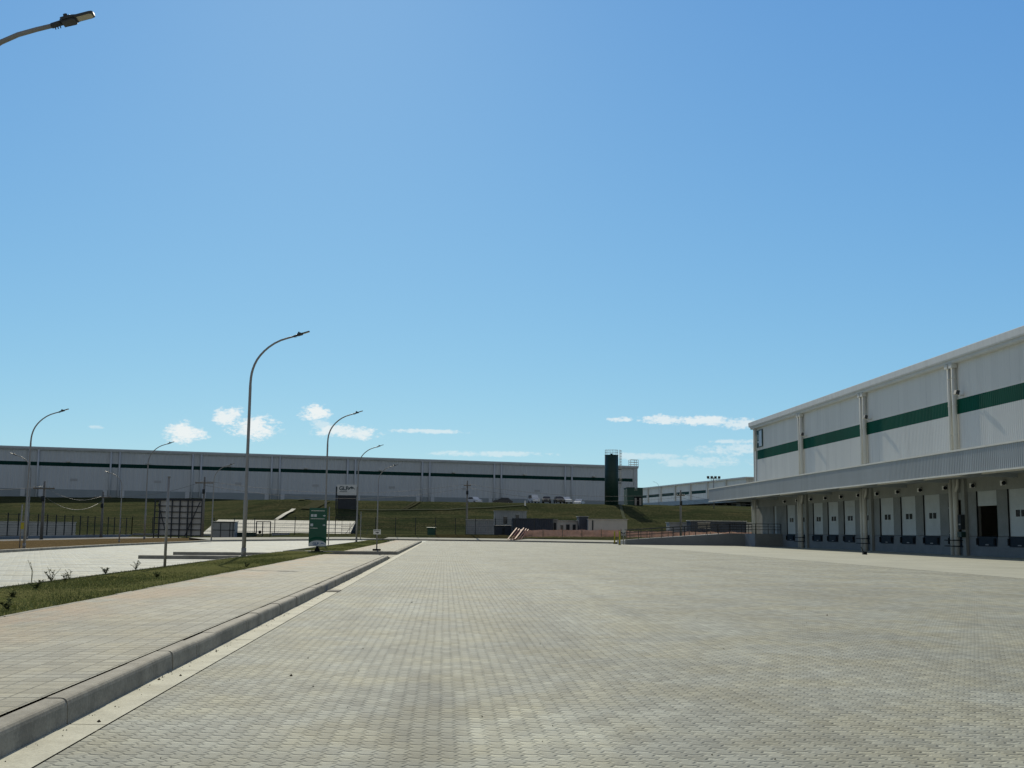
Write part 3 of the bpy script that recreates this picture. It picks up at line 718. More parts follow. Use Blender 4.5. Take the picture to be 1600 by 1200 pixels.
pbox(mb, S0, LB, -70, -.03, 5, 17.6)
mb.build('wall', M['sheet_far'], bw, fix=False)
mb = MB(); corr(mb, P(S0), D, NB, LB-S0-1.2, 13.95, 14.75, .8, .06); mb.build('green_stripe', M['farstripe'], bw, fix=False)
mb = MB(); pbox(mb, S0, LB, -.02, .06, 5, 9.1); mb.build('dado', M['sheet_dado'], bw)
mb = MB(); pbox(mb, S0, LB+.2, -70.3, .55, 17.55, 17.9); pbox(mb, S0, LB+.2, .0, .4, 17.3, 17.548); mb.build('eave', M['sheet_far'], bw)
mb = MB(); pbox(mb, LB-.9, LB+.03, .07, .16, 5, 17.29); mb.build('corner_trim', M['sheet_far'], bw)
for px in (-80, 50, 178, 306, 429.5, 548, 664.6, 777, 887.5):
    s = on_line(px, A, D)
    for o_ in (-.9, .9):
        mb = MB(); p = P(s+o_, .3); mb.tube([(p.x, p.y, 6), (p.x, p.y, 17.3)], .2, 8); mb.build('rain_pipe', M['sheet_far'], bw)
    mb = MB(); pbox(mb, s-2.2, s-1.3, .08, .16, 7.5, 9.05); pbox(mb, s+1.3, s+2.2, .08, .16, 7.5, 9.05); mb.build('vent_panel', M['sheet_far'], bw)
    mb = MB(); pbox(mb, s+6.5, s+7.2, .07, .8, 14.85, 15.1); mb.build('floodlight', M['trim'], bw)
    mb = MB(); pbox(mb, s-8.8, s-7.4, .065, .1, 10.9, 11.4); mb.build('wall_vent', M['vent'], bw)
# roof access cage at the corner
mb = MB(); p = P(LB-.5, -.6)
for zz in (18.3, 18.9, 19.5): mb.tube([P(LB-1.6, -.3)+Vector((0,0,zz)), P(LB+.5, -.3)+Vector((0,0,zz)), P(LB+.5, -1.4)+Vector((0,0,zz)), P(LB-1.6, -1.4)+Vector((0,0,zz)), P(LB-1.6, -.3)+Vector((0,0,zz))], .06, 6)
for s_, o_ in ((LB-1.6, -.3), (LB+.5, -.3), (LB-.6, -.3), (LB+.5, -1.4), (LB-1.6, -1.4)): mb.tube([P(s_, o_)+Vector((0,0,17.9)), P(s_, o_)+Vector((0,0,19.5))], .06, 6)
mb.build('roof_cage', M['trim'], bw)
mb = MB()
for o_ in (-.5, -1.1): mb.tube([P(LB+.35, o_)+Vector((0,0,8)), P(LB+.35, o_)+Vector((0,0,17.9))], .06, 6)
for k in range(16): mb.tube([P(LB+.35, -.5)+Vector((0,0,8.4+k*.6)), P(LB+.35, -1.1)+Vector((0,0,8.4+k*.6))], .04, 6)
mb.build('wall_ladder', M['trim'], bw)

# ------------------------------------------------------------------ second far warehouse (right)
A2 = at_y(1000, 763, 438); B2 = at_y(1166, 745, 340); zt2 = (A2.z+B2.z)/2
A2.z = B2.z = 0; D2 = (B2-A2).normalized(); N2 = Vector((-D2.y, D2.x, 0))
if N2.x > 0: N2 = -N2
L2 = (B2-A2).length
w2 = thing('warehouse', 'distant pale warehouse with docks beyond the right end of the embankment', 'warehouse', (A2+D2*L2*.5).to_tuple(), world=True)
def P2(s, o=0): return A2 + D2*s + N2*o
def p2box(mb, s0, s1, o0, o1, z0, z1):
    mb.prism([(p.x, p.y) for p in (P2(s0,o0), P2(s1,o0), P2(s1,o1), P2(s0,o1))], z0, z1)
S2 = -60
mb = MB(); corr(mb, P2(S2), D2, N2, L2-S2, 11.9, 14.35, .9, .05); corr(mb, P2(S2), D2, N2, L2-S2, 15.3, zt2-.4, .9, .05)
p2box(mb, S2, L2, -80, -.03, 7, zt2-.2); mb.build('wall', M['sheet'], w2, fix=False)
for px0, px1 in ((1002, 1012), (1014, 1031.5), (1034.5, 1054), (1057, 1078), (1081, 1104)):
    s0 = on_line(px0, A2, D2); s1 = on_line(px1, A2, D2)
    mb = MB(); p2box(mb, s0, s1, 0, .07, 14.35, 15.3); mb.build('green_stripe', M['farstripe'], w2)
mb = MB(); p2box(mb, S2, L2, 0, .03, 14.35, 15.3); mb.build('stripe_backing', M['sheet'], w2)
for px in (1013, 1033, 1055.5, 1079.5, 1106, 1135):
    s = on_line(px, A2, D2); mb = MB(); p2box(mb, s-.5, s+.5, .08, .5, 8, zt2-.4); mb.build('rain_pipe', M['trim'], w2)
mb = MB(); p2box(mb, S2, L2+1, -80, .8, zt2-.4, zt2); mb.build('roof_edge', M['sheet'], w2)
mb = MB(); p2box(mb, S2, L2+20, 0, 6, 10.5, 11.9); mb.build('canopy', M['galv'], w2)
mb = MB(); p2box(mb, S2, L2+20, -.02, .2, 7.5, 10.5); mb.build('dock_wall', M['dock_base'], w2)
for k in range(16):
    s = L2+14-k*7.0
    mb = MB(); p2box(mb, s, s+3, .21, .28, 8.6, 10.5); mb.build('dock_door', M['steel_dark'] if k % 3 else M['door'], w2)

# ------------------------------------------------------------------ water tank and pump house on the embankment
c = at_y(955.5, 787, 207); zb = c.z
tk = thing('water_tank', 'tall dark green cylindrical water tank before the far warehouse corner', 'water tank', (c.x, c.y, zb))
HT = at_y(955.5, 711, 207).z - zb
r_ = 1.23
mb = MB(); mb.tube([(0,0,-.8), (0,0,HT-.02), (0,0,HT)], [r_, r_, r_*.98], 28); mb.build('tank_body', M['tankgreen'], tk)
mb = MB()
for z in (HT*.33, HT*.66, HT-.06): mb.tube([(0,0,z), (0,0,z+.06)], r_+.03, 28)
mb.build('tank_band', M['tankgreen'], tk)
mb = MB()
for z in (.45, .9): mb.tube([(r_*.95*math.cos(a*PI/12), r_*.95*math.sin(a*PI/12), HT+z) for a in range(25)], .025, 5, cap=False)
for a in range(12): mb.tube([(r_*.95*math.cos(a*PI/6), r_*.95*math.sin(a*PI/6), HT), (r_*.95*math.cos(a*PI/6), r_*.95*math.sin(a*PI/6), HT+.9)], .025, 5)
mb.build('top_railing', M['trim'], tk)
mb = MB()
lx = r_+.28
for s in (-.22, .22): mb.tube([(lx, s, 1.5), (lx, s, HT+1.0)], .03, 5)
k = 0
while 1.6+k*.45 < HT+.9:
    mb.tube([(lx, -.22, 1.6+k*.45), (lx, .22, 1.6+k*.45)], .02, 5); k += 1
mb.build('ladder', M['trim'], tk)
mb = MB()
for k in range(14):
    z = 3 + k*(HT-2.2)/13
    mb.tube([(lx+.35*math.sin(a*PI/6), -.35*math.cos(a*PI/6)*1.0, z) for a in range(7)], .025, 5)
for a in (1, 3, 5): mb.tube([(lx+.35*math.sin(a*PI/6), -.35*math.cos(a*PI/6), 3), (lx+.35*math.sin(a*PI/6), -.35*math.cos(a*PI/6), HT+.8)], .02, 5)
mb.build('ladder_cage', M['trim'], tk)
mb = MB()
for z in (HT*.42, HT*.7): mb.box(r_-.1, lx+.25, -.35, .35, z, z+.1)
mb.build('ladder_platform', M['steel_dark'], tk)
mb = MB(); mb.tube([(0,0,HT), (0,0,HT+.25)], .22, 10); mb.build('hatch', M['steel_dark'], tk)
c = at_y(989.5, 788, 211)
ph = thing('pump_house', 'small dark green pump house beside the water tank', 'pump house', (c.x, c.y, c.z))
w = 24.5/1800*211/2; h1 = 25.5/1800*211
mb = MB(); mb.box(-w, w, -2, 2, -.5, h1-.55); mb.box(-w, -w+1.35, -2, 2, h1-.55, h1-.02); mb.box(w-1.0, w, -2, 2, h1-.55, h1); mb.build('wall', M['tankgreen2'], ph)
mb = MB(); mb.box(-w-.06, -w+1.4, -2.06, 2.06, h1-.02, h1+.05); mb.build('roof_cap', M['tankgreen'], ph)
mb = MB(); mb.box(-.15, 1.2, -2.05, -2.003, -.2, 1.35); d = mb.build('doorway', M['black'], ph)
for x in (-.1, .75):
    mb = MB(); mb.box(x, x+.35, -2.3, -2.06, -.2, 1.1); mb.build('valve_pipe', M['pole'], ph)

# ------------------------------------------------------------------ street lamps
def make_lamp():
    r = thing('street_lamp', 'lamp', 'street lamp')
    S = .1/38.9*10/10
    prof = [(330,1100),(335,1000),(345,920),(362,850),(385,780),(420,705),(470,630),(530,560),(600,495),(690,430),(790,378),(900,340),(1000,310)]
    pts = [((x-330)*.1/38.9 - (1100-y)*.0, 0, 7.02 + (1100-y)*.1/38.9*1.0) for x, y in prof]
    mb = MB(); p2 = [(0,0,0), (0,0,2.4), (0,0,2.45), (0,0,6.9)] + pts
    rad = [.085, .085, .07, .058] + [.052-.016*i/12 for i in range(13)]
    mb.tube(p2, rad, 12); mb.build('pole', M['pole'], r)
    mb = MB(); mb.tube([(0,0,-.02), (0,0,.03)], .17, 12); mb.tube([(0,0,.03), (0,0,.35)], .1, 12); mb.build('base_collar', M['pole'], r)
    e = Vector(pts[-1]); t = Vector((math.cos(R(18)), 0, math.sin(R(18)))); n = Vector((-math.sin(R(18)), 0, math.cos(R(18)))); s = Vector((0, 1, 0))
    def Q(a, b, cc): return e + t*a + s*b + n*cc
    def slab(mb, plan, c0, c1): mb.extrude(plan, lambda a, b: Q(a, b, c0), lambda a, b: Q(a, b, c1))
    mb = MB(); mb.tube([Q(-.03,0,0), Q(.15,0,.01)], .045, 10)
    slab(mb, [(.13,-.075),(.17,-.115),(.34,-.125),(.40,-.10),(.60,-.10),(.645,-.085),(.66,-.05),(.66,.05),(.645,.085),(.60,.10),(.40,.10),(.34,.125),(.17,.115),(.13,.075)], .0, .035)
    slab(mb, [(.15,-.09),(.33,-.105),(.36,-.08),(.36,.08),(.33,.105),(.15,.09)], -.035, .0)
    slab(mb, [(.14,-.06),(.30,-.07),(.30,.07),(.14,.06)], .035, .075)
    hd = mb.build('lamp_head', M['head'], r)
    mb = MB(); slab(mb, [(.39,-.08),(.595,-.08),(.63,-.06),(.63,.06),(.595,.08),(.39,.08)], -.006, -.0008); mb.build('lamp_lens', M['lens'], hd)
    mb = MB(); 
    for a in (.02, .06, .10): mb.tube([Q(a, 0, -.045), Q(a, 0, -.075)], .009, 6)
    mb.build('clamp_bolt', M['head'], hd)
    mb = MB(); mb.tube([Q(.22,0,.075), Q(.22,0,.13)], .035, 8); mb.build('light_sensor', M['head'], hd)
    return r
lamp = make_lamp()
LAMP_H = 9.5
lamp_list = [  # x, y, z, height scale, rotation, label, group
    (-8.1, 17.9, WZ, 1.0, 0, 'street lamp nearest the viewer, only its head and arm showing at top left'),
    (-8.1, 47.6, WZ, 1.0, 0, 'tall grey street lamp standing on the grass strip left of the green totem sign'),
    (-8.1, 79.2, WZ, .995, 0, 'grey street lamp rising straight behind the green totem sign'),
    (-8.2, 108.9, WZ, .98, 0, 'grey street lamp at the end of the grass strip, left of the small white sign'),
    (-8.1, 139.9, .0, .99, 0, 'slim far street lamp directly behind the small white sign'),
]
L_ = at_z(37.5, 857, .13); lamp_list.append((L_.x, L_.y, .13, (at_y(104, 637, L_.y).z-.13)/9.35, 0, 'street lamp on the dry verge at far left, arm over the parking lot'))
L_ = at_z(225.3, 843, .1); lamp_list.append((L_.x, L_.y, .05, (at_y(273, 688, L_.y).z-.1)/9.35, 0, 'street lamp left of the dark framed billboard'))
L_ = at_z(330, 846, .1); lamp_list.append((L_.x, L_.y, .1, (at_y(361.5, 723, L_.y).z-.1)/9.35, 0, 'smaller street lamp right of the dark framed billboard, by the grey box'))
L_ = at_z(42, 842, .1); lamp_list.append((L_.x, L_.y, .0, (at_y(17, 705, L_.y).z-.1)/9.35, PI, 'street lamp with its arm pointing left, close behind the far left lamp'))
L_ = at_z(186, 848, .1); lamp_list.append((L_.x, L_.y, .1, (at_y(160, 735, L_.y).z-.1)/9.35, PI, 'short street lamp with arm pointing left, standing on the dry verge'))
for i, (x, y, z, s, rz_, lab) in enumerate(lamp_list):
    o = lamp if i == 0 else copy_tree(lamp)
    o.location = (x, y, z); o.scale = (s, s, s); o.rotation_euler = (0, 0, rz_); tag(o, lab, 'street lamp', 'curved street lamps')
# lamp on the plateau at the right, arm to the left
p = on_terrain(1029.5, 789); o = copy_tree(lamp); h = at_y(1022, 752, p.y).z - p.z
o.location = p; o.scale = (h/9.35,)*3; o.rotation_euler = (0, 0, PI); tag(o, 'street lamp on the embankment before the distant right warehouse, arm to the left', 'street lamp', 'curved street lamps')
# floodlight mast
p = at_y(1115.5, 790, 230); zt = at_y(1115.5, 746, 230).z
t = thing('floodlight_mast', 'grey mast with four square floodlights above the canopy end', 'floodlight', (p.x, p.y, height(p.x, p.y)))
zb = height(p.x, p.y); hh = zt-zb
mb = MB(); mb.tube([(0,0,-.1), (0,0,hh)], [.12, .08], 8); mb.build('mast', M['pole'], t)
mb = MB(); mb.box(-1.3, 1.3, -.05, .05, hh-.35, hh-.25); mb.bar((0,0,hh-1.0), (-.6,0,hh-.32), .06, .06); mb.bar((0,0,hh-1.0), (.6,0,hh-.32), .06, .06); mb.build('crossarm', M['pole'], t)
for x in (-1.13, -.38, .38, 1.13):
    mb = MB(); mb.extrude([(-.1, 0), (.12, .06), (.06, .5), (-.16, .44)], lambda a, b: (x-.24, a, hh-.22+b), lambda a, b: (x+.24, a, hh-.22+b)); f = mb.build('floodlight', M['head'], t)

# ------------------------------------------------------------------ bare posts, signs
def post(px, pyb, pyt, r, z, name, lab, mat, Y=None):
    b = at_z(px, pyb, z) if Y is None else at_y(px, pyb, Y)
    h = at_y(px + (pyb-pyt)*.045, pyt, b.y).z - b.z
    t = thing(name, lab, 'post', (b.x, b.y, z if Y is None else b.z), group='bare posts')
    mb = MB(); mb.tube([(0,0,-.05), (0,0,h)], [r, r*.92], 10); mb.build('pole', mat, t)
    mb = MB(); mb.tube([(0,0,h), (0,0,h+.03)], r*1.15, 10); mb.build('cap', mat, t)
    return t
post(257.3, 886, 746, .042, WZ, 'steel_post', 'bare grey steel post on the grass strip before the dark framed billboard', M['pole'])
post(513, 852.5, 792.5, .04, .0, 'steel_post', 'bare steel post just right of the green totem sign', M['pole'])
t = post(30.5, 856, 789, .035, .13, 'steel_post', 'thin post with small yellow box on the dry verge at far left', M['pole'])
mb = MB(); mb.box(.03, .22, -.12, .12, 1.0, 1.35); mb.build('small_box', M['yellow'], t)
post(563, 844, 800, .05, .0, 'steel_post', 'short grey post behind the third street lamp of the row', M['pole'], )
# green totem
b = at_z(495.5, 862, WZ)
tt = thing('totem_sign', 'dark green totem sign with white lettering and a pale logo foot on the grass', 'sign', (b.x, b.y, WZ), R(6))
k = b.y/1800
W_ = 27*k/2; z0 = (862-854)*k; z1 = (862-796.5)*k + .04
mb = MB(); mb.box(-W_, W_, -.05, .05, z0, z1); bd = mb.build('board', M['signgreen'], tt, bevel=.012)
mb = MB(); n = 14
poly = [(-W_+.01, z0+.02)] + [(W_*-.98*math.cos(PI*i/n), z0 + .10 + .20*math.sin(PI*i/n)) for i in range(n+1)] + [(W_-.01, z0+.02)]
mb.extrude(poly, lambda a, b_: (a, -.056, b_), lambda a, b_: (a, -.0505, b_)); mb.build('logo_foot', M['silver'], tt)
mb = MB(); poly = [(-W_*.97, z0+.26)] + [(W_*-.97*math.cos(PI*i/n), z0 + .26 + .22*math.sin(PI*i/n)) for i in range(1, n)] + [(W_*.97, z0+.26)] + [(W_*.95*math.cos(PI*i/n), z0 + .22 + .17*math.sin(PI*i/n)) for i in range(1, n)]
mb.extrude(poly, lambda a, b_: (a, -.0535, b_), lambda a, b_: (a, -.0502, b_)); mb.build('logo_swoosh', M['green'], tt)
RX = Matrix.Rotation(PI/2, 4, 'X')
def on_board(x, z, y=-.0575): return Matrix.Translation((x, y, z)) @ RX
text_obj('lettering', 'GLP', .17, M['logoblue'], tt, on_board(-.24, z0+.08), .002, .006)
mb = MB(); mb.add([(.12, -.058, z0+.08), (.2, -.058, z0+.19), (.3, -.058, z0+.16), (.36, -.058, z0+.09), (.28, -.058, z0+.13), (.2, -.058, z0+.14)], [(0,1,2,3,4,5)]); mb.build('logo_bird', M['logoblue'], tt, fix=False)
# header and rows of direction lettering (too fine to read in the photograph: short strokes)
def rule(x0, x1, z, h, mat=M['white']):
    mb = MB(); x = x0
    while x < x1:
        w = random.uniform(.018, .035); mb.box(x, min(x+w, x1), -.0545, -.0505, z, z+h*random.uniform(.75, 1)); x += w+.010
    mb.build('lettering', mat, tt)
rule(-W_+.09, W_-.12, z1-.16, .035); rule(-W_+.07, W_-.12, z1-.56, .035); rule(-W_+.07, -.02, z1-1.03, .03)
for x, z in ((-W_+.08, z1-.45), (-W_+.24, z1-.45), (-W_+.07, z1-.92)):
    mb = MB(); mb.box(x, x+.13, -.0545, -.0505, z, z+.13); mb.build('dock_number', M['silver'], tt)
for z in (z1-.39, z1-.86):
    mb = MB(); mb.extrude([(-.07, .02), (0, .02), (0, .055), (.07, 0), (0, -.055), (0, -.02), (-.07, -.02)], lambda a, b_: (W_-.14+a, -.0545, z+b_), lambda a, b_: (W_-.14+a, -.0505, z+b_)); mb.build('arrow', M['silver'], tt)
mb = MB(); mb.box(-.06, .06, -.045, .045, 0, z0); mb.extrude([(-.17, 0), (.17, 0), (.07, z0*.8), (-.07, z0*.8)], lambda a, b_: (a, -.1, b_), lambda a, b_: (a, -.046, b_)); mb.box(-.3, .3, -.28, .28, -.02, .05); mb.build('stand', M['black'], tt)
# pole with small white plate
b = at_z(588.5, 860.5, WZ)
k = b.y/1800
t = thing('sign_post', 'tall thin pole with small white arrow plate on the far sidewalk', 'sign', (b.x, b.y, WZ))
hp = (860.5-757)*k
mb = MB(); mb.tube([(0,0,0), (0,0,hp)], [.038, .03], 10); mb.build('pole', M['pole'], t)
mb = MB(); mb.box(-.22, .22, -.16, .16, 0, .10); mb.build('foot', M['black'], t, bevel=.02)
zs = (860.5-835.5)*k
mb = MB(); mb.box(-.2, .2, -.06, -.042, zs, zs+.26); pl = mb.build('plate', M['white'], t)
mb = MB(); mb.extrude([(-.10, .02), (.0, .02), (.0, .05), (.1, 0), (0, -.05), (0, -.02), (-.1, -.02)], lambda a, b_: (a+.02, -.064, zs+.09+b_), lambda a, b_: (a+.02, -.0605, zs+.09+b_)); mb.build('arrow', M['black'], pl)
mb = MB()
for i in range(7): mb.box(-.16+i*.047, -.16+i*.047+.032, -.064, -.0605, zs+.175, zs+.215)
mb.build('lettering', M['black'], pl)
# white banner board on the bank
YB = 193
c = at_y(542, 773.5, YB); k = YB/1800
t = thing('banner_board', 'white banner board with dark GLP lettering raised on the embankment', 'sign', (c.x, c.y, height(c.x, c.y)))
zb = c.z - height(c.x, c.y); W_ = 30*k/2; hb = 16*k
mb = MB(); mb.box(-W_, W_, -.04, .04, zb, zb+hb); mb.build('panel', M['banner'], t)
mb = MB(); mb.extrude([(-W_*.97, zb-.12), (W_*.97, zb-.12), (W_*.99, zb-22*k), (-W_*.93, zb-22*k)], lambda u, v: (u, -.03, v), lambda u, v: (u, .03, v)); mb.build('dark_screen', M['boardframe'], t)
text_obj('lettering', 'GLP', .88, M['logo'], t, on_board(-W_+.3, zb+hb*.47, -.05), .004, .035)
mb = MB(); mb.add([(.05,-.05,zb+hb*.47),(.35,-.05,zb+hb*.72),(.75,-.05,zb+hb*.84),(1.15,-.05,zb+hb*.7),(1.35,-.05,zb+hb*.5),(1.0,-.05,zb+hb*.66),(.8,-.05,zb+hb*.55),(.62,-.05,zb+hb*.68),(.4,-.05,zb+hb*.55)], [tuple(range(9))]); mb.build('logo_bird', M['logo'], t, fix=False)
mb = MB()
for i in range(9): mb.box(-W_+.4+i*.14, -W_+.49+i*.14, -.05, -.042, zb+hb*.28, zb+hb*.36)
mb.build('lettering', M['logo'], t)
for x in (-W_-.12, W_+.12):
    mb = MB(); mb.box(x-.11, x+.11, -.1, .1, -.4, zb+hb*.8); mb.build('post', M['boardframe'], t)
mb = MB(); mb.box(-W_, W_, .05, .15, zb-.2, zb-.05); mb.build('rail', M['boardframe'], t)

# ------------------------------------------------------------------ billboard seen from behind
YH = 143
c = at_y(277, 842, YH); k = YH/1800
t = thing('billboard', 'large dark steel frame billboard with pale sheets seen from behind', 'billboard', (c.x, c.y, 0), R(0))
w = 72*k/2; h = 60*k
mb = MB(); mb.box(-w*.86, w*.93, .28, .33, .45, h-.15); mb.build('sheet', M['board'], t)
mb = MB()
for i in range(7): zz = .35 + i*(h-.5)/6; mb.box(-w, w, .12, .24, zz-.045, zz+.045)
mb.box(-w*1.02, w*1.02, .05, .26, h-.2, h); mb.build('rail', M['boardframe'], t)
for x in (-w, -w*.8, -w*.28, .05*w, .38*w, .56*w, w*.97):
    mb = MB(); mb.box(x-.07, x+.07, -.02, .118, 0, h-.02); mb.build('post', M['boardframe'], t)
mb = MB(); mb.bar((w*.9,-.1,h-.3), (w*.3,-.1,.2), .1, .1); mb.bar((-w*.85,-.1,h-.6), (-w*.45,-.1,.3), .1, .1); mb.build('brace', M['boardframe'], t)

# ------------------------------------------------------------------ fences
def fence(label, a, b, h, name='mesh_fence', zb=0.0, step=2.7, vert=True):
    a = Vector(a); b = Vector(b); L = (b-a).length; d = (b-a)/L
    t = thing(name, label, 'fence', (a.x, a.y, 0), world=True)
    n = round(L/step)
    z = lambda p: max(height(p.x, p.y), zb)
    for i in range(n+1):
        p = a + d*(L*i/n); mb = MB(); mb.box(p.x-.045, p.x+.045, p.y-.045, p.y+.045, z(p)-.1, z(p)+h+.12); mb.build('post', M['steel_dark'], t)
    mb = MB()
    for i in range(n):
        p = a + d*(L*i/n); q = a + d*(L*(i+1)/n)
        for k in range(9):
            zz = .1 + k*(h-.12)/8
            mb.bar((p.x, p.y, z(p)+zz), (q.x, q.y, z(q)+zz), .008, .012 if k % 4 else .03)
        for k in range(1, 10):
            s = p.lerp(q, k/10); zs_ = lerp(z(p), z(q), k/10)
            mb.bar((s.x, s.y, zs_+.1), (s.x, s.y, zs_+h), .006, .006)
    mb.build('wire_mesh', M['steel_dark'], t)
    return t
fence('dark wire mesh fence running along the service road at left', (-41, 60, 0), (-41, 155, 0), 2.1, zb=.3)
fence('dark wire mesh fence along the foot of the bank behind the billboard', (-41, 155, 0), (12, 155, 0), 2.1, zb=.45)
# orange netting on stakes
def net(label, pts, h0, h1, sag=.06):
    t = thing('safety_netting', label, 'netting', (pts[0][0], pts[0][1], 0), world=True)
    mb = MB(); n = 10; rows = []
    for (a, b) in zip(pts, pts[1:]):
        for i in range(n):
            f = i/n; x = lerp(a[0], b[0], f); y = lerp(a[1], b[1], f); s = math.sin(PI*f)
            g = height(x, y)
            rows.append((x, y + .08*math.sin(i*1.3), g+h0+sag*s*random.uniform(.3, 1.2), g+h1-sag*s*random.uniform(.6, 1.4)))
    x, y = pts[-1][:2]; g = height(x, y); rows.append((x, y, g+h0, g+h1))
    for r in rows:
        for k in range(5): mb.v.append((r[0], r[1]+.03*math.sin(k*2+r[0]), lerp(r[2], r[3], k/4)))
    for i in range(len(rows)-1):
        for k in range(4): mb.f.append((i*5+k, (i+1)*5+k, (i+1)*5+k+1, i*5+k+1)); mb.sm.append(True)
    mb.build('net', M['orange'], t, fix=False)
    for p in pts:
        g = height(*p[:2]); q = MB(); q.box(p[0]-.03, p[0]+.03, p[1]-.08, p[1]-.03, g-.1, g+h1+.12); q.build('stake', M['wood'], t)
y_ = 150.0
net('faded orange safety netting on stakes behind the yard kerb', [(at_y(818+ i*30.4, 838, y_).x, y_, 0) for i in range(6)], .05, .98)
net('faded orange safety netting continuing behind the ramp railing', [(at_y(978 + i*33, 838, 148).x, 148, 0) for i in range(7)], .05, .95, .12)
# stair rails (orange) down to the yard
t = thing('site_stair', 'pair of orange painted site stair handrails leaning down to the kerb', 'stair', at_y(812, 842, 147.5).to_tuple(), world=True)
for px in (806, 817):
    a = at_y(px-12.5, 842.5, 146.3); b = at_y(px+1.5, 825.0, 149.5)
    mb = MB(); mb.bar(a, b, .12, .09); mb.bar(a - Vector((-.32,0,.1)), b - Vector((-.32,0,.1)), .1, .09); mb.bar(a - Vector((-.6,0,.18)), b - Vector((-.6,0,.18)), .1, .09); mb.build('handrail', M['orange2'], t)
a = at_y(800, 843, 146.6); b = at_y(820, 836, 149.5)
mb = MB()
for i in range(5): p = a.lerp(b, i/4); mb.box(p.x-.1, p.x+.95, p.y-.15, p.y+.15, p.z-.05, p.z+.0)
mb.build('tread', M['wood'], t)

# ------------------------------------------------------------------ walls and site cabins
def cabin(name, label, px0, px1, pyt, pyb, Y, mat, depth=2.4, cat='cabin', windows=(), doors=(), roof=None, ribs=False, zfoot=None):
    a = at_y(px0, pyb, Y); b = at_y(px1, pyb, Y); zt = at_y((px0+px1)/2, pyt, Y).z; zb = a.z if zfoot is None else zfoot
    g = height((a.x+b.x)/2, Y); zb = min(zb, g+.05)
    t = thing(name, label, cat, ((a.x+b.x)/2, Y, zb)); w = (b.x-a.x)/2; h = zt-zb
    mb = MB()
    if ribs:
        corr(mb, (-w, 0, 0), (1,0,0), (0,-1,0), 2*w, .08, h-.08, .3, .04); corr(mb, (-w, depth, 0), (0,-1,0), (-1,0,0), depth, .08, h-.08, .3, .04)
        mb.box(-w, w, .005, depth, .0, h); mb.box(-w-.02, w+.02, -.05, .003, h-.1, h); mb.box(-w-.02, w+.02, -.05, .003, 0, .1)
        for s in (-w, w-.1): mb.box(s, s+.1, -.05, .003, .1, h-.1)
    else: mb.box(-w, w, 0, depth, 0, h)
    mb.build('body', mat, t, fix=not ribs)
    mb = MB(); mb.extrude([(-.18, h), (depth+.1, h+.02), (depth+.1, h+.1), (-.18, h+.08)], lambda u, v: (-w-.1, u, v), lambda u, v: (w+.1, u, v)); mb.build('roof', roof or mat, t)
    for (x0, x1, z0, z1) in windows:
        m2 = MB(); m2.box(lerp(-w, w, x0), lerp(-w, w, x1), -.075, -.055, h*z0, h*z1); wn = m2.build('window', M['glass'], t)
        m2 = MB(); xx0, xx1 = lerp(-w, w, x0), lerp(-w, w, x1)
        m2.box(xx0-.05, xx1+.05, -.09, -.0765, h*z1, h*z1+.05); m2.box(xx0-.05, xx1+.05, -.09, -.0765, h*z0-.05, h*z0); m2.build('frame', M['palebox'], wn)
    for (x0, x1, z1) in doors:
        m2 = MB(); m2.box(lerp(-w, w, x0), lerp(-w, w, x1), -.075, -.055, .05, h*z1); m2.build('door', M['steel_dark'], t)
    return t
cabin('site_cabin', 'grey sheet metal shed with flat pale roof behind the yard kerb', 729, 771.5, 812.5, 833, 158, M['greybox'], 3, roof=M['palebox'], ribs=True)
cabin('site_cabin', 'faded pale two storey cabin standing behind the navy container', 773, 822.5, 799, 826, 170, M['greybox'], 3, windows=((.27, .39, .4, .75), (.66, .76, .55, .85)), ribs=True)
cabin('site_cabin', 'dark low cabin on blocks left of the stair rails', 772, 800, 822, 834, 163, M['bluebox'], 2.4, doors=((.45, .6, .8),))
cabin('shipping_container', 'long navy shipping container behind the orange stair rails', 801, 864, 811, 827, 160, M['bluebox'], 2.5, 'container', ribs=True)
cabin('site_cabin', 'small dark cabin tucked against the navy container end', 863, 870.5, 812, 827, 161, M['greybox'], 2.4, doors=((.3, .8, .8),))
cabin('site_cabin', 'pale site cabin with dark windows between the navy container and tall dark hut', 870.5, 904, 814, 827, 161, M['palebox'], 2.4, windows=((.16, .28, .35, .7),), doors=((.42, .58, .75), (.72, .86, .75)))
cabin('site_hut', 'tall dark hut with overhanging roof left of the white office cabin', 905, 919, 807.5, 827, 159, M['bluebox'], 3, roof=M['greybox'])
cabin('site_cabin', 'white site office cabin with dark lettering behind the yellow bollards', 919, 980, 812, 829, 158, M['palebox'], 2.6, doors=((.1, .13, .95),))
wo_ = [o for o in bpy.data.objects if o.get('label', '').startswith('white site office')][0]
mb = MB(); 
mb.box(.22, .78, -.07, -.056, .22, .62); mb.build('logo_block', M['logo'], wo_)
text_obj('lettering', 'CABAM', .42, M['logo'], wo_, Matrix.Translation((.95, -.06, .27)) @ Matrix.Rotation(PI/2, 4, 'X'), .004, .012)
cabin('shipping_container', 'long navy site container seen over the ramp railing', 1079, 1166, 814.5, 829, 158, M['bluebox'], 2.5, 'container', windows=((.13, .35, .55, .9),), roof=M['palebox'], ribs=True)
cabin('site_cabin', 'dim low shed between the utility pole and navy site container', 1046, 1078, 817, 829, 163, M['greybox'], 2.4)
cabin('site_cabin', 'pale low shed half hidden behind the landing railing', 1166, 1186, 817, 829, 160, M['palebox'], 2.4)
cabin('portable_toilet', 'dark green portable toilet box on the grass left of the grey shed', 667.5, 680, 825, 840.5, 157, M['signgreen'], 1.4, 'toilet')
cabin('storage_box', 'grey sheet storage box with framed panels before the white wall', 331.5, 366, 815.5, 841, 151, M['greybox'], 2.2, 'box', ribs=False)
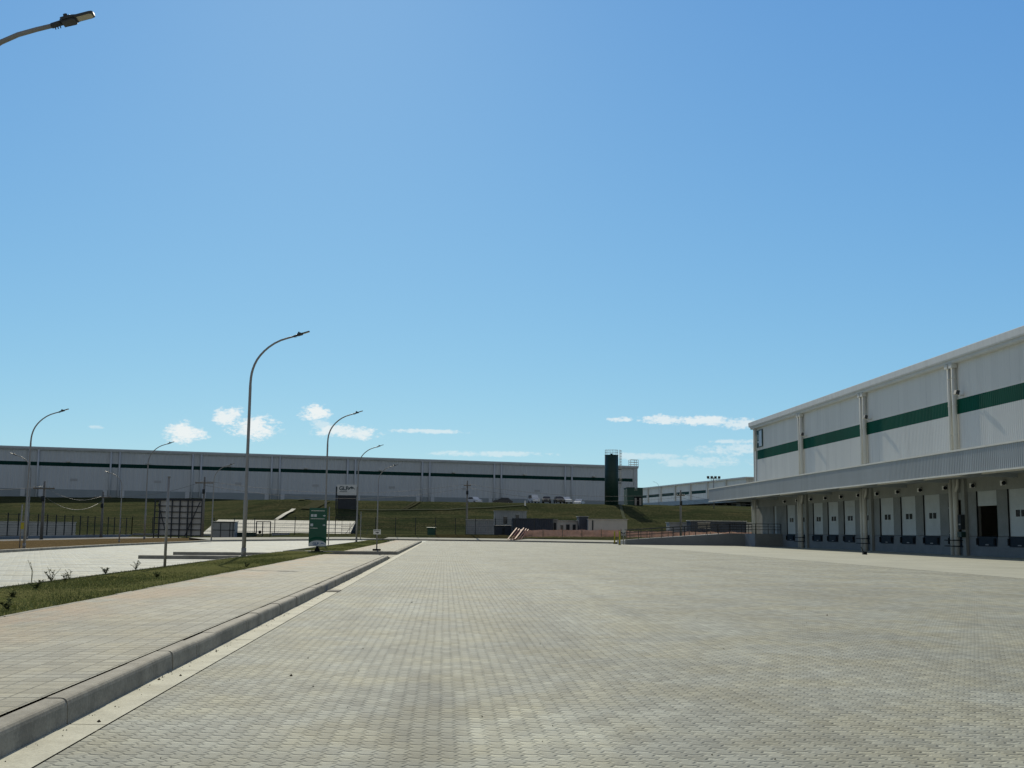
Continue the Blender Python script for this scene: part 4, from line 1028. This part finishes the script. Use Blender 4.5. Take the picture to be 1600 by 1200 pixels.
sb = [o for o in bpy.data.objects if o.get('category') == 'box'][0]
mb = MB()
for x in (-1.43, -.38, .8, 1.2): mb.box(x-.04, x+.04, -.06, -.003, .1, 2.05)
for z in (.1, 1.05, 2.05): mb.box(-1.47, 1.47, -.05, -.003, z-.04, z+.04)
mb.build('panel_frame', M['steel_dark'], sb)
def wall(label, px0, px1, pyt, pyb, Y, mat, joints=0):
    a = at_y(px0, pyb, Y); b = at_y(px1, pyb, Y); zt = at_y((px0+px1)/2, pyt, Y).z
    t = thing('boundary_wall', label, 'wall', ((a.x+b.x)/2, Y, a.z)); w = (b.x-a.x)/2; h = zt-a.z; n = max(1, round(2*w/3.0))
    mb = MB()
    for i in range(n):
        for q in range(4): mb.box(-w+2*w*i/n+.012, -w+2*w*(i+1)/n-.012, 0, .12, -.8+(h+.8)*q/4+.006, -.8+(h+.8)*(q+1)/4-.006)
    mb.box(-w, w, .02, .1, -.8, h-.01); mb.build('panel', mat, t)
    mb = MB(); mb.box(-w-.03, w+.03, -.05, .17, h, h+.09); mb.build('coping', mat, t)
    return t
a = at_y(313, 837.5, 159); b = at_y(545, 838, 159); c = at_y(543, 813.5, 171)
t = thing('shed_roof', 'bright white low shed roof sloping up behind the grey storage box', 'shed', ((a.x+b.x)/2, 159, 0)); w = (b.x-a.x)/2; z0, z1 = .36, c.z
mb = MB()
for i in range(8):
    for q in range(4):
        y0_, y1_ = q*3.0, q*3.0+2.97; f = lambda yy: lerp(z0, z1, yy/12)
        x0_ = -w+2*w*i/8+.01; x1_ = -w+2*w*(i+1)/8-.01
        mb.add([(x0_, y0_, f(y0_)+.05*(4-q)*0), (x1_, y0_, f(y0_)), (x1_, y1_, f(y1_)-.05), (x0_, y1_, f(y1_)-.05),
                (x0_, y0_, f(y0_)-.08), (x1_, y0_, f(y0_)-.08), (x1_, y1_, f(y1_)-.13), (x0_, y1_, f(y1_)-.13)], [(0,1,2,3),(7,6,5,4),(0,4,5,1),(1,5,6,2),(2,6,7,3),(3,7,4,0)])
mb.build('roof_sheet', M['whitewall'], t)
mb = MB(); mb.extrude([(.25, -.3), (11.9, -.3), (11.9, z1-.2), (.25, z0-.1)], lambda u, v: (-w+.1, u, v), lambda u, v: (w-.1, u, v)); mb.build('wall', M['steel_dark'], t)
wall('shaded white wall at far left behind the dark mesh fence', -90, 117, 815.5, 838, 152, M['palebox'])
# items along the white wall
t = thing('gate_frame', 'dark steel gate frame standing before the white wall', 'frame', at_y(411, 840.5, 153).to_tuple())
mb = MB()
for x in (-.9, -.1, .9): mb.box(x-.06, x+.06, -.06, .06, -.1, 2.05)
mb.build('post', M['steel_dark'], t)
mb = MB(); mb.box(-.96, .96, -.05, .05, 2.05, 2.15); mb.build('top_bar', M['steel_dark'], t)
mb = MB(); mb.tube([(-.45, 0, .75), (-.45, .12, .75)], .2, 12); mb.build('round_sign', M['black'], t)
for lab, a, b_, z0, z1, m in (('dark green low skip along the white wall foot', 366, 398, 832.5, 840.5, 'tankgreen'), ('low dark stack of material on the ground right of the gate frame', 424, 450, 833, 839.5, 'greybox')):
    p = at_y(a, z1, 153); q = at_y(b_, z1, 153); h = at_y(a, z0, 153).z - p.z
    t = thing('material_skip', lab, 'skip', ((p.x+q.x)/2, 153, p.z)); w = (q.x-p.x)/2
    mb = MB(); mb.extrude([(-w*.92, 0), (w*.92, 0), (w, h), (-w, h)], lambda u, v: (u, 0, v), lambda u, v: (u, 1.4, v)); mb.build('bin', M[m], t)
    mb = MB(); mb.box(-w-.04, w+.04, -.05, 1.45, h, h+.07); mb.build('rim', M[m], t)
# scaffolding clutter at the right end of the white wall
t = thing('scaffold', 'rusty loose scaffold frames at the right end of the white wall', 'scaffold', at_y(550, 840, 158).to_tuple())
mb = MB()
for i, x in enumerate((-1.4, -.4, .7, 1.8)): mb.bar((x, 0, -.2), (x+.1*i, .1, 2.4-.4*i), .05, .05); 
for z in (.5, 1.0, 1.45): mb.bar((-1.5, 0, z), (2.0-z*.5, .1, z+.05), .05, .05)
mb.bar((-1.2, 0, .1), (.5, 0, 2.3), .05, .05); mb.build('tube', M['wood'], t)
mb = MB(); mb.box(-1.6, 2.4, -.3, .5, -.1, .25); mb.build('plank_stack', M['greybox'], t)
# bollards
for px, py, lab in ((960.3, 850, 'left of the two yellow bollards at the ramp corner, standing further back'), (968.2, 851.5, 'right of the two yellow bollards at the ramp corner, closest to the ramp')):
    p = at_z(px, py, 0); t = thing('bollard', lab, 'bollard', (p.x, p.y, 0), group='yellow bollards')
    mb = MB(); mb.tube([(0,0,0), (0,0,1.4), (0,0,1.46)], [.085, .085, .05], 12); mb.build('tube', M['yellow'], t)
    mb = MB(); mb.tube([(0,0,0), (0,0,.05)], .15, 12); mb.build('foot', M['steel_dark'], t)
p = at_z(974.3, 851, 0); t = thing('downpipe_post', 'pale short post at the low end of the ramp', 'post', (p.x, p.y, 0))
mb = MB(); mb.tube([(0,0,0), (0,0,1.6)], .05, 8); mb.build('pole', M['pole'], t)
mb = MB(); mb.box(-.12, .12, -.05, .05, 1.3, 1.65); mb.build('box', M['palebox'], t)

# ------------------------------------------------------------------ utility poles and cables
poles = {}
def upole(key, px, pyb, pyt, Y, label, arm=1.0, lean=0):
    b = at_y(px, pyb, Y); zt = at_y(px + (pyb-pyt)*.05, pyt, Y).z; g = height(b.x, Y); h = zt-g
    t = thing('utility_pole', label, 'utility pole', (b.x, Y, g), group='concrete utility poles'); t.rotation_euler = (0, R(lean), 0)
    mb = MB(); mb.tube([(0,0,-.3), (0,0,h)], [.17, .10], 10); mb.build('pole', M['utility'], t)
    mb = MB(); mb.box(-arm, arm, -.16, -.11, h-.75, h-.62); mb.build('crossarm', M['wood'], t)
    mb = MB()
    for x in (-arm*.9, -arm*.3, arm*.5, arm*.9): mb.tube([(x, -.135, h-.62), (x, -.135, h-.46)], .045, 6)
    mb.build('insulator', M['palebox'], t)
    mb = MB(); mb.tube([(0, -.28, h-1.9), (0, -.28, h-1.4)], .16, 8); mb.build('junction_box', M['steel_dark'], t)
    poles[key] = Vector((b.x, Y-.13, g+h-.45))
upole('a', 64.5, 842, 752, 112, 'concrete utility pole behind the far left lamps')
upole('b', 157.5, 842, 768, 138, 'shorter concrete utility pole left of the billboard')
upole('c', 315.5, 846, 745, 131, 'dark leaning utility pole at the right edge of the billboard', lean=0)
upole('d', 729, 836, 751, 159, 'utility pole standing by the grey metal shed', .5)
upole('e', 1064, 838, 766, 147, 'utility pole behind the ramp railing', .5)
upole('f', -160, 842, 740, 100, 'utility pole out at the left', .9)
def cable(label, a, b, sag, r=.016):
    t = MB(); pts = []
    for i in range(17):
        f = i/16; p = a.lerp(b, f); p.z -= sag*4*f*(1-f); pts.append(p)
    t.tube(pts, r, 5); o = t.build('overhead_cable', M['cable']); return tag(o, label, 'cable', 'overhead cables')
cable('upper cable sagging between the two leftmost utility poles', poles['a'], poles['b'], .9, .012)
cable('lower thick cable sagging between the two leftmost utility poles', poles['a']-Vector((0,0,.9)), poles['b']-Vector((0,0,.6)), 1.2, .018)
cable('cable from the short utility pole to the leaning pole by the billboard', poles['b'], poles['c'], .7)
cable('upper cable from the leaning pole across to the pole by the grey shed', poles['c'], poles['d'], 1.3)
cable('lower cable from the leaning pole across to the pole by the grey shed', poles['c']-Vector((0,0,.5)), poles['d']-Vector((0,0,.5)), 1.5)
cable('upper cable from the grey shed pole to the pole behind the ramp', poles['d'], poles['e'], .9)
cable('lower cable from the grey shed pole to the pole behind the ramp', poles['d']-Vector((0,0,.5)), poles['e']-Vector((0,0,.45)), 1.1)
cable('cable running left out of the picture from the first pole', poles['f'], poles['a'], .6)
cable('cable running right from the pole behind the ramp', poles['e'], Vector((48, 150, 5.5)), .8)
cable('second cable running right from the pole behind the ramp', poles['e']-Vector((0,0,.5)), Vector((48, 150, 4.9)), .9)

# ------------------------------------------------------------------ channels and tracks on the bank
def ribbon(name, pix, w, mat, lift=.05, dirx=False):
    pts = [on_terrain(*p) for p in pix]; fine = []
    for a, b in zip(pts, pts[1:]):
        n = max(2, int((b-a).length/1.5))
        for i in range(n): fine.append(a.lerp(b, i/n))
    fine.append(pts[-1]); mb = MB()
    for i, p in enumerate(fine):
        t = (fine[min(i+1, len(fine)-1)] - fine[max(0, i-1)]); t.z = 0; t.normalize(); s = Vector((-t.y, t.x, 0))
        for q in (p - s*w/2, p + s*w/2): mb.v.append((q.x, q.y, height(q.x, q.y) - .06 + .06 + lift))
    for i in range(len(fine)-1): mb.f.append((2*i, 2*i+1, 2*i+3, 2*i+2)); mb.sm.append(False)
    return struct(mb.build(name, mat, fix=False))
ribbon('drain_channel', [(548, 797), (620, 797), (700, 796.5), (760, 793.5), (820, 789.5)], .55, M['drain'])
ribbon('drain_chute', [(431, 814), (445, 805), (459, 797)], .7, M['whitewall'], .22)
ribbon('bank_track', [(480, 796), (492, 790), (505, 783)], 2.6, M['track'], .08)
ribbon('tyre_track', [(628, 796), (640, 790), (650, 784)], .5, M['track'], .08)
ribbon('tyre_track', [(634, 796), (646, 790), (656, 784)], .5, M['track'], .08)
ribbon('drain_channel', [(968, 789), (972, 800), (976, 812)], .5, M['drain'], .1)
ribbon('crest_path', [(470, 781.8), (560, 780.5), (640, 781)], 1.0, M['drain'], .05)
p = on_terrain(820.5, 790); t = thing('marker_post', 'small white marker post on the bank below the white car', 'post', p.to_tuple())
mb = MB(); mb.box(-.12, .12, -.12, .12, -.1, .75); mb.build('post', M['white'], t); mb = MB(); mb.box(-.14, .14, -.14, .14, .75, .82); mb.build('cap', M['white'], t)
# bare ground before the grey shed
mb = MB(); pp = [(683, 838), (780, 840), (800, 843.5), (690, 843.2)]
pts = [at_z(x, y, .5) for x, y in pp]
mb = MB()
for i in range(13):
    for j in range(5):
        x = lerp(at_y(680, 838, 150).x, at_y(795, 838, 150).x, i/12); y = lerp(147.5, 157, j/4); mb.v.append((x, y, height(x, y)+.02))
for i in range(12):
    for j in range(4): mb.f.append((i*5+j, (i+1)*5+j, (i+1)*5+j+1, i*5+j+1)); mb.sm.append(True)
struct(mb.build('bare_ground', M['olive'], fix=False))

# ------------------------------------------------------------------ cars on the plateau
def make_car(mat, van=False):
    t = thing('parked_car', 'car', 'car')
    L, Hh = 4.3, 1.5
    body = [(-2.15, .3), (-2.15, .75), (-2.0, .92), (-1.0, .98), (1.3, .98), (2.05, .85), (2.15, .6), (2.15, .3)]
    mb = MB(); mb.extrude(body, lambda a, b: (a, -.85, b), lambda a, b: (a, .85, b)); mb.build('body', mat, t, bevel=.05)
    cab = [(-1.7, .97), (-1.3, 1.5), (.35, 1.52), (1.15, .97)] if not van else [(-2.0, .97), (-1.8, 1.85), (.6, 1.85), (1.3, .97)]
    mb = MB(); mb.extrude(cab, lambda a, b: (a, -.72 if b > 1.2 else -.8, b), lambda a, b: (a, .72 if b > 1.2 else .8, b)); mb.build('cabin', mat, t, bevel=.05)
    hi = cab[1][1]-.08
    mb = MB()
    for s in (-1, 1): mb.add([(cab[0][0]+.35, s*.80, 1.05), (cab[3][0]-.25, s*.80, 1.05), (cab[2][0]-.02, s*.745, hi), (cab[1][0]+.08, s*.745, hi)], [(0,1,2,3)])
    mb.build('window', M['glass'], t, fix=False)
    for x in (-1.35, 1.35):
        for s in (-1, 1):
            mb = MB(); mb.tube([(x, s*.68, .32), (x, s*.87, .32)], .32, 14); wl = mb.build('wheel', M['black'], t)
            mb = MB(); mb.tube([(x, s*.871, .32), (x, s*.885, .32)], .19, 12); mb.build('rim', M['pole'], wl)
    for s in (-.6, .6):
        mb = MB(); mb.box(2.13, 2.17, s-.15, s+.15, .62, .76); mb.build('headlight', M['lens'], t)
        mb = MB(); mb.box(-2.17, -2.14, s-.15, s+.15, .66, .8); mb.build('taillight', M['red'], t)
    return t
cw = make_car(M['carwhite']); cv = make_car(M['carwhite'], True); cd = make_car(M['cardark'])
for px, src, new, rz_, lab in ((834, cv, 0, R(-78), 'white van parked on the crest above the two storey cabin'), (741, cw, 0, R(-60), 'white car roof just showing over the crest left of the van'),
                         (884, cw, 1, R(-75), 'white car on the crest between the van and the water tank'), (854, cd, 0, R(-100), 'dark car on the crest right of the white van'),
                         (905, cw, 1, R(-110), 'white car low on the crest closest to the water tank'), (786, cd, 1, R(170), 'dark car low on the crest left of the white van'), (873, cd, 1, R(-85), 'dark car touching the white car on the crest')):
    o = copy_tree(src) if new else src
    Yc = 262; x = at_y(px, 785, Yc).x; o.location = (x, Yc, height(x, Yc) + (-.25 if px in (741, 905, 786) else .1)); o.rotation_euler = (0, 0, rz_); tag(o, lab, 'car', 'cars parked on the embankment')

# ------------------------------------------------------------------ weeds on the strip
def weed(px, pyb, h, n, label, tall=False):
    b = at_z(px, pyb, WZ+.01); t = thing('weed', label, 'weed', (b.x, b.y, WZ), group='weeds on the grass strip')
    mb = MB(); lf = MB()
    for i in range(n):
        a = random.uniform(0, 2*PI); sp = .05 if tall else random.uniform(.2, .7)*h*(1.0 if h > .19 else 1.3); hh = h*random.uniform(.55, 1) if i else h
        p0 = Vector((0, 0, 0)); p1 = Vector((math.cos(a)*sp*.4, math.sin(a)*sp*.4, hh*.55)); p2 = Vector((math.cos(a)*sp - (.08 if tall else 0), math.sin(a)*sp, hh))
        mb.tube([p0, p1, p2], [.006, .005, .003], 5)
        for q in range(16 if not tall else 12):
            f = random.uniform(.08 if not tall else .55, 1); p = p1.lerp(p2, (f-.5)*2) if f > .5 else p0.lerp(p1, f*2)
            w = random.uniform(0, 2*PI); d = Vector((math.cos(w), math.sin(w), random.uniform(-.2, .6))); l = random.uniform(.025, .075)*(.5 if tall else 1); sd_ = d.cross(Vector((0,0,1))).normalized()*l*.36
            lf.add([p, p + d*l*.5 + sd_, p + d*l, p + d*l*.5 - sd_], [(0,1,2,3)])
    mb.build('stem', M['blade2'], t); lf.build('leaves', M['blade2'], t, fix=False)
weed(49, 911, .46, 2, 'tall thin dry weed stalk leaning left at the parking edge', True)
weed(80, 908, .30, 7, 'bushy dark weed beside the tall stalk at the parking edge')
weed(109, 905, .22, 3, 'small upright weed right of the bushy weed')
weed(55, 921, .18, 6, 'low dark leafy clump within the grass strip at left')
weed(165, 896, .16, 8, 'low dense weed on the strip edge left of the bare post')
weed(212, 889.5, .24, 7, 'round leafy weed on the strip edge closest to the bare post')
weed(101, 907, .16, 4, 'low sprouting weed between the bushy weed and the upright weed')
weed(245, 902, .14, 7, 'small weed clump in the grass below the bare post')
weed(20, 934, .12, 6, 'dark low tuft in the grass near the left frame edge')
weed(12, 952, .14, 6, 'pale tuft at the sidewalk edge near the left frame edge')
weed(385, 886, .16, 7, 'small weed tuft at the sidewalk edge below the tall lamp')
# drop construction flags from the objects
for o in bpy.data.objects:
    if 'world_parts' in o.keys(): del o['world_parts']
